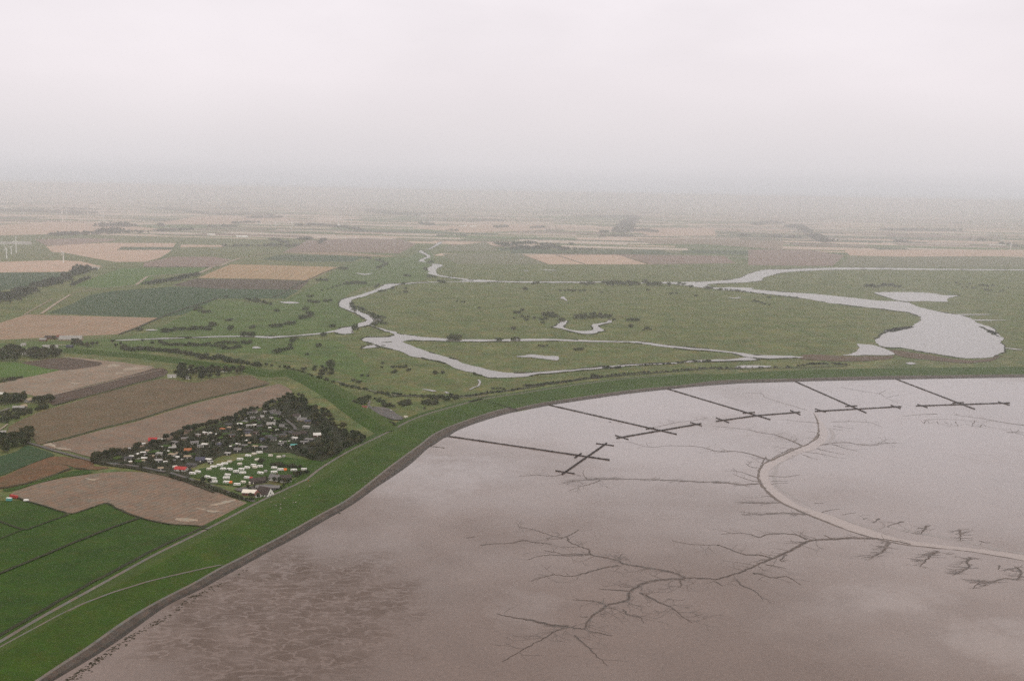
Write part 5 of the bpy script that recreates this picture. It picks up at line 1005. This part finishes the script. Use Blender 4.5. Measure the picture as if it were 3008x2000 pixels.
wood('tree', 'Y 0,560 200,470 500,420 600,520 850,560 1100,520 1400,500 1850,520 1800,640 1500,690 1150,740 850,690 500,690 450,800 0,800', 62, 8, 13, 'dark tree of the big grove at the left margin', 'trees of the left grove', 6., 1.3); row('bush', 'Y 30,1390 250,1350 450,1300 640,1270', 7, 4, 6, 'dark bush beside the small bright green field', 'bushes beside the small green field', 3.)
row('tree', 'Y 2180,260 2260,330 2330,300 S 1370,100 1480,110 1600,105 1700,95', 11, 8, 11, 'dark tree in the clump below the orange stubble', 'trees below the orange stubble', 4., 1.2); row('tree', 'Y 1300,180 1500,190 1600,180 S 1950,130 2090,110 1930,40 2020,30', 6, 6, 9, 'tree scattered by the barn row', 'trees by the barn row', 4.)
wood('tree', 'U 760,800 880,760 1180,790 1560,790 1960,770 1990,860 1760,900 1480,950 1180,1010 900,985 830,930', 66, 6.5, 10, 'dark tree of the small wood beside the olive stubble', 'trees of the small wood by the stubble', 4., 1.2)
row('bush', 'U -100,440 20,470 150,460 300,460 480,480 620,490 760,505 900,520 1060,550 1250,580 1330,620 1450,620 1560,600 1700,650 1800,680 1960,680 2100,720 2359,740', 92, 4.5, 8.5, 'dark bush in the long hedge beside the old dike', 'bushes of the long hedge by the old dike', 3.2, .9)
row('bush', 'F 0,370 90,385 160,405 250,425 300,455 360,470 430,490 500,505 540,515', 18, 3.5, 6, 'dark bush in the hedge ending at the thin lane', 'bushes of the hedge end', 3., .9); wood('bush', 'F 255,360 330,385 420,380 500,330 530,345 520,440 440,450 330,440 260,400', 22, 4, 6.5, 'bush of the square thicket beside the long hedge', 'bushes of the square thicket', 4.)
row('bush', 'F 600,530 650,545 720,560 800,578', 12, 3, 5, 'dark bush in the short hedge piece on the thin lane', 'bushes of the short hedge piece', 2.4); row('bush', 'V 620,620 700,620 750,640 830,660', 6, 3, 5, 'dark bush where the thin lane meets the drive', 'bushes by the drive', 2.5)
wood('bush', 'V 230,780 330,740 420,690 500,720 480,790 380,830 320,890 240,820', 11, 4, 6.5, 'dark bush behind the kiosk', 'bushes behind the kiosk', 2.6); wood('bush', 'V 600,720 700,720 760,780 660,790', 5, 3, 5, 'dark bush above the parking area', 'bushes above the parking area', 3.)
wood('bush', 'V 720,830 850,800 960,860 880,885 760,870', 8, 3, 5, 'dark bush on the upper rim of the parking area', 'bushes on the parking rim', 2.6); wood('bush', 'V 990,830 1080,780 1190,760 1220,810 1130,850 1020,850', 10, 3.5, 5.5, 'bush of the middle thicket near the dike fork', 'bushes of the middle thicket', 2.8)
wood('bush', 'V 1360,800 1440,760 1500,770 1640,750 1720,790 1600,830 1500,830', 13, 3.5, 5.5, 'bush of the lower right thicket near the dike fork', 'bushes of the lower right thicket', 2.8); wood('bush', 'V 1420,690 1600,690 1800,670 1960,640 2040,680 2000,750 1800,755 1680,740 1500,720', 22, 3, 5, 'bush of the long thicket at the dike fork', 'bushes of the long thicket', 3.)
row('bush', 'V 860,1140 900,1150 940,1190 980,1195', 5, 2, 3.6, 'dark bush at the lower tip of the parking area', 'bushes at the parking tip', 1.6); row('bush', 'V 540,870 600,870 640,868', 4, 1.4, 2, 'low shrub lining the top of the parking area', 'low shrubs of the parking area', .8); plant('bush', fp('V 1460,888'), 2.6, 'lone dark bush below the thickets at the dike fork', None, R_)
PTS = [('F 945,385 960,350', 3.5, 5, 'bush of the left pair in the channel meadow', 'left bush pair in the channel meadow'), ('F 1050,385 1080,380 1105,385 1140,385 1150,378 1060,425 1045,430 1180,412 1190,405', 3, 5, 'bush of the loose group in the channel meadow', 'loose bush group in the channel meadow'), ('F 1415,440 1480,435', 4, 5.5, 'bush of the right pair in the channel meadow', 'right bush pair in the channel meadow'),
       ('F 780,458 828,458 705,500 740,515 760,512', 3, 4.5, 'small bush above the short hedge piece', 'small bushes above the short hedge'), ('F 400,205 405,195 300,275', 4, 6, 'bush left of the channel spit', 'bushes left of the channel spit'), ('F 445,110 430,112 720,55 715,40', 6, 9, 'round bush on the bank of the left stream', 'bushes on the left stream bank'), ('E 2110,105 2150,108 2190,105', 7, 10, 'big round bush over the narrow stream', 'big bushes over the narrow stream'),
       ('F 1530,140 1560,135 1590,145 1620,130', 8, 11, 'large bush on the bank of the narrow upper channel', 'large bushes on the upper channel'), ('F 1945,150 1965,150 2085,145 2110,140 2135,145', 5, 8, 'bush farther along the narrow upper channel', 'bushes along the upper channel'), ('Q 1010,48 1040,50 1070,45', 3, 5, 'low bush above the puddled pond', 'low bushes above the puddled pond'), ('Q 1285,75 1310,75 1335,75', 4, 6, 'bush inside the channel loop', 'bushes inside the channel loop'), ('Q 1435,285 1445,290 1430,290', 5, 7, 'bush between puddles behind the sea dike', 'bushes between the puddles'),
       ('C 280,1260 310,1265 340,1270 370,1275 400,1272 330,1250 360,1250', 6, 9, 'bush of the left clump above the sickle pond', 'left bush clump above the sickle pond'), ('C 580,1285 610,1280 640,1285 670,1280 700,1285 730,1275 760,1270 690,1255 720,1250 650,1265 800,1280 830,1275 860,1278 780,1260', 6, 11, 'bush of the right clump above the sickle pond', 'right bush clump above the sickle pond'),
       ('C 25,1375 90,1215 105,1210 40,1240 70,1240 100,1270 150,1275 210,1285 130,1300 145,1300 255,1298 280,1300 300,1295 280,1328 895,1300 1020,1305 1045,1302 1075,1305 1100,1303 1035,1358 1050,1360 1150,1390 1170,1380 1185,1375 1215,1385 455,1300 435,1298', 4, 7, 'small bush scattered around the sickle pond', 'small bushes around the sickle pond'),
       ('C 610,990 630,985 650,995 690,990 705,988', 7, 10, 'bush of the small group left of the riverside copse', 'bush group on the river'), ('C 810,985 840,995 870,990 900,985 930,995 960,985 990,990 1020,985 1050,992 1080,985 1100,995 980,1000 1040,1000 880,1000 1150,980 1160,975 1190,1000 1220,995 1250,998 1280,1000', 9, 14, 'tree of the riverside copse', 'trees of the riverside copse'), ('C 1460,990 1500,998 1565,1018 1370,1000', 8, 11, 'round bush on the river fork bank', 'round bushes on the river fork'), ('C 1690,1025 1715,1030 1740,1028 1820,1040', 6, 9, 'bush at the tip of the river fork', 'bushes at the river fork tip'),
       ('C 210,985 195,988 230,985 115,1035 130,1030', 6, 9, 'bush on the left reach of the river', 'bushes on the left river reach'), ('C 430,1050 470,1048 500,1045 530,1050 560,1048 600,1050 635,1050', 5, 7, 'bush of the thin row in the upper marsh', 'bush row in the upper marsh'), ('C 1380,1075 1400,1072 1435,1072 1190,1045 1600,1095 790,1065', 5, 7, 'lone bush in the upper marsh', 'lone bushes in the upper marsh'), ('C 2110,1140 2140,1145 2170,1155 2200,1165 2240,1172 2240,1110', 5, 7, 'bush of the slanting row near the lake', 'slanting bush row near the lake'),
       ('B 600,860 620,862 650,860', 7, 10, 'bush at the corner of the striped stubble', 'bushes at the stubble corner'), ('B 390,960 420,960 455,955 475,960', 7, 10, 'bush of the dark oval by the striped stubble', 'bushes of the dark oval'), ('B 735,985 760,985 785,990 800,985 650,990 680,990 700,985 620,992', 7, 11, 'bush of the row beside the little pool', 'bush row beside the little pool'), ('B 430,1045 480,1035 520,1020 560,1010 590,1000', 4, 6, 'bush of the faint row in the pasture', 'faint bush row in the pasture'), ('B 310,1100 335,1098 350,1095', 5, 7, 'bush above the oval pond', 'bushes above the oval pond'), ('B 325,1145 350,1148 370,1150 395,1148 450,1140 470,1140 500,1138', 6, 9, 'bush of the row left of the river bend', 'bush row left of the river bend'),
       ('B 240,1290 265,1285 290,1280 320,1275 340,1260 310,1245 285,1215 320,1250', 6, 10, 'bush of the slanting clump left of the river', 'slanting bush clump left of the river'), ('B 20,1360 50,1358 80,1355 110,1340 140,1338 170,1335 190,1335', 6, 9, 'bush of the long clump above the stream', 'long bush clump above the stream'), ('B 515,1360 530,1358 40,1225', 5, 8, 'lone bush near the river mouth', 'lone bushes near the river mouth'), ('B 720,1215 760,1205 690,1170 700,1195 800,1225 830,1240 860,1255 880,1265 910,1275 940,1280 970,1285 900,1290 745,1190 780,1210', 5, 8, 'bush lining the inner bank of the river bend', 'bushes on the inner river bend'), ('B 880,1345 900,1335 950,1330 985,1335 920,1320', 5, 8, 'bush at the neck between river and channel', 'bushes at the river neck'),
       ('B 930,1055 950,1052 975,1048 905,1010 920,1000 890,1020 1135,990 1040,1030', 5, 8, 'bush on the upper curve of the river bend', 'bushes on the upper river curve'), ('B 1150,1060 1160,1060 1150,1030 1600,1140 1640,1145 1660,1148 1790,1200 2090,1380 2080,1378 2185,1035 2200,1038 2170,1220 2110,1240 2140,1240 2090,1285 2180,1285 2200,1305 2340,1300', 4, 7, 'small lone bush out in the open marsh', 'lone bushes of the open marsh'), ('B 1355,800 1365,805 1380,798 1320,860 1340,870', 7, 10, 'bush on the upper meander', 'bushes on the upper meander'), ('B 1360,930 1385,928 1410,930 1440,970 1460,975 1475,980 1150,920 1170,918 1185,920', 7, 11, 'bush near the top of the river loop', 'bushes near the river loop top'),
       ('B 790,770 820,768 850,770 900,785 930,790 950,800 970,810 990,815 960,835 930,845 920,852 980,825', 8, 11, 'bush of the hook shaped row in the upper pasture', 'hook shaped bush row'), ('A 1950,1105 1965,1102 2130,1125 2160,1135 2200,1140 2240,1145 2280,1150 2310,1160 2340,1168 2220,1125', 6, 9, 'bush on the upper rim of the light pasture', 'bushes on the pasture rim'), ('A 1690,1215 1720,1225 1750,1235 1780,1235 1810,1235 1740,1205 1700,1200', 5, 8, 'bush of the clump in the left pasture', 'bush clump in the left pasture'), ('A 1960,1310 1985,1305 2000,1300 2180,1370 2200,1365 2340,1358', 5, 7, 'lone bush in the left pasture', 'lone bushes in the left pasture'),
       ('U 160,130 190,125', 5, 7, 'bush beside the small pale pond', 'bushes beside the pale pond'), ('U 590,150 640,150 690,145 740,140 780,125 790,110', 6, 10, 'bush of the left clump above the narrow stream', 'left bush clump above the stream'), ('U 880,120 940,120 1000,115 1060,115 1120,110 1180,105 1240,105 1300,115 1360,110 1400,120 1420,60 1450,40 1480,40 1400,70', 5, 9, 'bush of the right clump above the narrow stream', 'right bush clump above the stream'), ('U 1740,125 1755,100', 7, 10, 'lone upright bush above the narrow stream', 'upright bushes above the stream'),
       ('U 620,380 680,382 740,385 800,380 860,385 940,390 1000,390 1060,385', 4, 7, 'bush of the inner hedge, left half', 'inner hedge, left half'), ('U 1120,390 1180,395 1240,390 1300,390 1360,385 1420,400 1480,400 1540,410 1600,420 1660,440 1720,450 1780,440 1840,430 1900,420 1500,360 1560,350 1640,350 1720,350 1800,350 1880,350 1960,350 2040,360 2100,350', 4, 7, 'bush of the inner hedge, right half', 'inner hedge, right half'), ('U 240,310 410,350 530,330 560,345', 4, 6, 'lone bush left of the inner hedge', 'lone bushes left of the inner hedge'), ('F 100,235 130,230 160,225 60,250 30,260 150,195 170,165 210,140 180,150', 5, 8, 'bush of the thicket above the square one', 'upper thicket bushes'),
       ('Q 650,378 680,375 710,375 735,378', 2.5, 4, 'bush of the oval clump behind the sea dike', 'oval clump behind the sea dike'), ('Q 210,255 265,250', 4, 5.5, 'bush beside the wide lower channel', 'bushes beside the lower channel')]
for s_, h0, h1, lb, g_ in PTS:
    for x, y in px(s_): plant('bush', P(x, y), R_.uniform(h0, h1) * 1.08, lb, g_, R_, 1.0)
# ------------------------------------------------------------------ far woods, each one mass
def mass(s, w_, h, dens, lb, name='woodland', poly=False):
    """far trees melted into one: clumps of leaf faces on a strip or area"""
    r = random.Random(hash(s) % 10000 if False else len(s) * 31 + int(h * 7)); mb = MB()
    if poly: pts = fill(s, dens, r, 3.)
    else:
        l_ = smooth(ground(s), 4); tot = sum((b - a).length for a, b in zip(l_, l_[1:])); pts = []
        for _ in range(max(8, int(tot * dens * 2.4 / 100.))):
            i = r.randrange(len(l_) - 1); q = l_[i].lerp(l_[i + 1], r.random()); pts.append(q + Vector((r.gauss(0, w_ * .3), r.gauss(0, w_ * .35), 0)))
    for q in pts:
        hh = h * 1.25 * r.uniform(.5, 1.2); rr = hh * r.uniform(.5, .9)
        for _ in range(15):
            d = Vector((r.gauss(0, 1), r.gauss(0, 1), abs(r.gauss(0, .8)))).normalized(); c = q + Vector((d.x * rr, d.y * rr, hh * .35 + d.z * hh * .65)); s2 = hh * r.uniform(.2, .38)
            n_ = (d + Vector((r.gauss(0, .5), r.gauss(0, .5), r.gauss(0, .5)))).normalized(); a = n_.orthogonal().normalized() * s2; b = n_.cross(a)
            mb.add([c - a, c - b, c + a, c + b], [(0, 1, 2, 3)])
    tag(link(name, mb.raw(name), M['farleaf']), lb, 'wood', None, 'stuff')
mass('A -100,1150 0,1130 100,1100 200,1070 290,1045', 60, 11, 14, 'dark wood at the left edge above the orange stubble'); mass('A 300,1010 360,1005 420,1000 480,985 560,960', 30, 11, 10, 'thin right end of the dark left wood'); mass('A 580,925 640,905 690,885 720,880 700,860', 40, 12, 10, 'small copse at the end of the pink drilled field')
mass('A 620,1000 700,965 760,940', 10, 6, 8, 'short bush row beside the light green meadow', 'treeline'); mass('A 1270,990 1340,980 1400,970 1480,960 1560,945 1640,925 1720,905', 22, 8, 9, 'dark bush row below the striped stubble', 'treeline'); mass('A 1250,842 1450,838 1700,843 1860,845', 8, 3, 4, 'low dark hedge behind the light green meadow', 'treeline')
mass('A 1960,665 2100,660 2250,660 2400,665', 60, 9, 7, 'dark long hedge block in the green fields', 'treeline'); mass('B -40,655 60,660 140,665 210,660', 60, 11, 6, 'right end of the dark hedge block', 'treeline'); mass('B -20,605 40,610 70,625 120,635', 30, 10, 4, 'loose trees above the hedge block', 'treeline')
mass('A 470,568 560,562 700,560 850,555 1000,550 1250,545', 50, 15, 8, 'long dark tree line in front of the far pink field', 'treeline'); mass('A 850,545 950,535 1030,535', 60, 20, 8, 'taller middle of the long tree line', 'treeline'); mass('A 1340,535 1450,530 1560,525 1660,520', 40, 13, 6, 'thin right end of the long tree line', 'treeline')
mass('A 870,492 950,488 1040,490 1095,492', 80, 22, 8, 'dark island of trees in the pink field'); mass('A 1140,490 1160,490', 30, 16, 8, 'single far tree clump right of the tree island'); mass('A 1385,488 1400,486', 30, 16, 8, 'tiny far tree clump in the pink field'); mass('A 0,300 80,298 145,300', 120, 18, 5, 'far wood strip at the upper left edge')
mass('A -20,360 120,362 300,365 480,372 560,376 640,376 740,380', 220, 22, 13, 'long blue grey far wood behind the wind turbines'); mass('A 580,340 680,345 760,350', 150, 20, 5, 'upper right lobe of the far wood'); mass('A 1420,340 1480,345 1560,355 1680,372 1820,385', 100, 18, 6, 'slanting far tree line in the haze', 'treeline'); mass('A 1870,390 1960,390 2100,390 2359,395', 100, 18, 5, 'hazy hedge with a farm on the far plain', 'treeline')
mass('A 1900,330 2000,335 2100,340', 100, 16, 4, 'faint tree row above the hazy hedge', 'treeline'); mass('A 2170,420 2250,415 2359,415 B 40,415', 110, 18, 6, 'far bushy hedge in the middle of the plain', 'treeline'); mass('A 2040,465 2120,460 2250,455', 50, 14, 4, 'far hedge line above the green fields', 'treeline'); mass('A 1820,495 1920,492 2040,495', 50, 14, 5, 'short far hedge above the white barns', 'treeline')
mass('A 2000,290 2100,285 2250,285 2400,290', 160, 20, 4, 'faint wood strip close to the horizon'); mass('A 400,235 550,230 680,232', 250, 24, 4, 'very faint wood near the horizon'); mass('A 960,240 1040,238', 150, 20, 4, 'very faint copse near the horizon'); mass('A 0,215 60,212', 200, 24, 3, 'faint wood at the horizon edge')
mass('B 210,485 300,482 380,480 450,485', 50, 15, 9, 'dark tree row left of the bright white barn', 'treeline'); mass('B 490,490 560,492 620,500 700,510 780,530', 40, 13, 6, 'curved tree row below the bright white barn', 'treeline'); mass('B 250,605 290,600 320,605', 30, 12, 6, 'small far bush group left of the mauve field', 'treeline'); mass('B 410,640 440,610 450,605', 20, 9, 4, 'lone far bushes on the mauve field', 'treeline')
mass('B 830,355 900,365 1000,380 1100,385 1180,388 1270,388', 170, 22, 8, 'wooded far ridge in the middle of the plain'); mass('B 1290,385 1400,385 1500,385', 110, 18, 4, 'right end of the wooded far ridge'); mass('B 1285,470 1340,472 1385,478', 50, 15, 7, 'trees around the small pale farm'); mass('B 1720,445 1850,440 1970,442', 70, 15, 4, 'far trees above the pale farm buildings', 'treeline')
mass('B 1520,530 1580,530', 40, 13, 6, 'dark bush group below the pale farm buildings', 'treeline'); mass('B 1940,500 1980,498 2025,495', 50, 15, 7, 'far trees right of the pale farm buildings', 'treeline'); mass('B 1390,575 1480,570 1640,568 1680,578', 12, 8, 3, 'thin far hedge above the upper river', 'treeline'); mass('B 2260,505 2340,500', 50, 13, 4, 'far bush line at the middle right', 'treeline')
mass('B 1940,640 2000,650 2100,665 2250,680 2400,690', 50, 11, 6, 'left part of the dark farm wood above the marsh'); mass('C 20,650 100,640 160,635 220,645', 40, 12, 7, 'upper trees of the dark farm wood'); mass('C 0,690 100,685 200,680 300,675 380,670 450,690 480,690', 50, 12, 8, 'main part of the dark farm wood above the marsh'); mass('C 250,650 320,650 380,645', 40, 11, 6, 'upper right trees of the dark farm wood'); mass('C 510,648 550,645', 30, 10, 6, 'lone tree clump right of the farm wood'); mass('C 560,690 640,690 740,695', 30, 9, 6, 'right end of the dark farm wood', 'treeline')
mass('C 610,410 700,408 860,415 920,410 1000,412 1120,415', 120, 20, 6, 'far tree line of the T shaped wood'); mass('C 1060,420 1040,450 1010,480 980,510 940,540', 90, 20, 8, 'slanting stem of the T shaped wood'); mass('C 980,520 1060,530 1155,530 1240,540', 60, 16, 7, 'right arm of the farm wood on the plain'); mass('C 790,580 880,578 960,578 1040,580', 40, 14, 7, 'lower arm of the farm wood on the plain'); mass('C 790,545 830,540', 40, 15, 6, 'left clump of the farm wood on the plain')
mass('C 240,370 400,372 520,370 850,372', 130, 18, 3, 'faint wood line beyond the marsh', 'treeline'); mass('C 1110,375 1250,378 1380,380 1500,380', 110, 18, 4, 'faint long wood beyond the marsh', 'treeline'); mass('C 200,500 280,498', 40, 13, 5, 'far bush pair on the pale fields', 'treeline'); mass('C 1990,575 2050,572', 40, 14, 6, 'far bush group in the right fields', 'treeline'); mass('D 120,580 200,582 300,585 420,590', 50, 14, 6, 'far tree line with a long low barn', 'treeline')
mass('C 2100,475 2200,470 2240,455 2320,462', 100, 18, 4, 'hazy tree groups at the right', 'treeline'); mass('D 320,500 400,495 480,540', 80, 17, 4, 'hazy slanting tree line on the right', 'treeline'); mass('D 520,575 580,590 600,610 640,625', 70, 18, 7, 'dark clump at the end of the slanting tree line'); mass('D 1160,525 1300,525 1450,528 1650,528 1820,530', 130, 18, 6, 'long hazy wood on the right plain'); mass('D 1240,625 1300,628 1380,630', 40, 15, 8, 'dark trees around the white roofed farmhouse'); mass('D 1930,615 1980,615 2050,618', 70, 16, 6, 'far trees right of the white farmhouse')
mass('D 2140,645 2200,648', 40, 14, 6, 'tree clump above the long pale barn'); mass('D 2250,665 2359,668 2500,670', 60, 14, 5, 'far trees at the right edge', 'treeline'); mass('D 970,1012 1050,1012 1130,1015 1180,1000 1250,1015', 40, 7, 6, 'dull bush belt above the pale pond', 'treeline'); mass('D 1780,990 1880,990 2000,1005 2130,1015', 40, 6, 3, 'loose dull bushes at the right of the marsh', 'treeline'); mass('D 1880,1025 1950,1022 2050,1045 2170,1050', 30, 6, 3, 'lower dull bushes at the right of the marsh', 'treeline')
mass('R 0,352 60,350 200,345 400,342 570,338 R 700,318 760,315 900,315 1000,322', 6, 2.4, 16, 'low scrub belt behind the far sea dike', 'treeline'); mass('Q 900,350 1000,345 1100,330 1200,322 1350,298 1500,280 1650,262 1800,250 2000,240 2200,222 2359,212', 6, 2.2, 22, 'low scrub belt along the weedy dike ditch', 'treeline'); mass('Q 1500,212 1600,215 1640,210 1900,190 2050,180 2200,168 2330,160', 4, 2.6, 14, 'low scrub on the bank of the wide lower channel', 'treeline')
mass('F 1050,615 1200,628 1350,630 1500,640 1700,630 1900,600 2000,595 2150,570', 4, 2.2, 22, 'dark scrub along the thin hedge lane', 'treeline'); mass('C 1780,1030 1900,1038 2000,1050 2200,1080 2359,1095 D 400,1110', 4, 3., 10, 'low scrub on the near bank of the river arm', 'treeline')
print('PLANTS', NT)
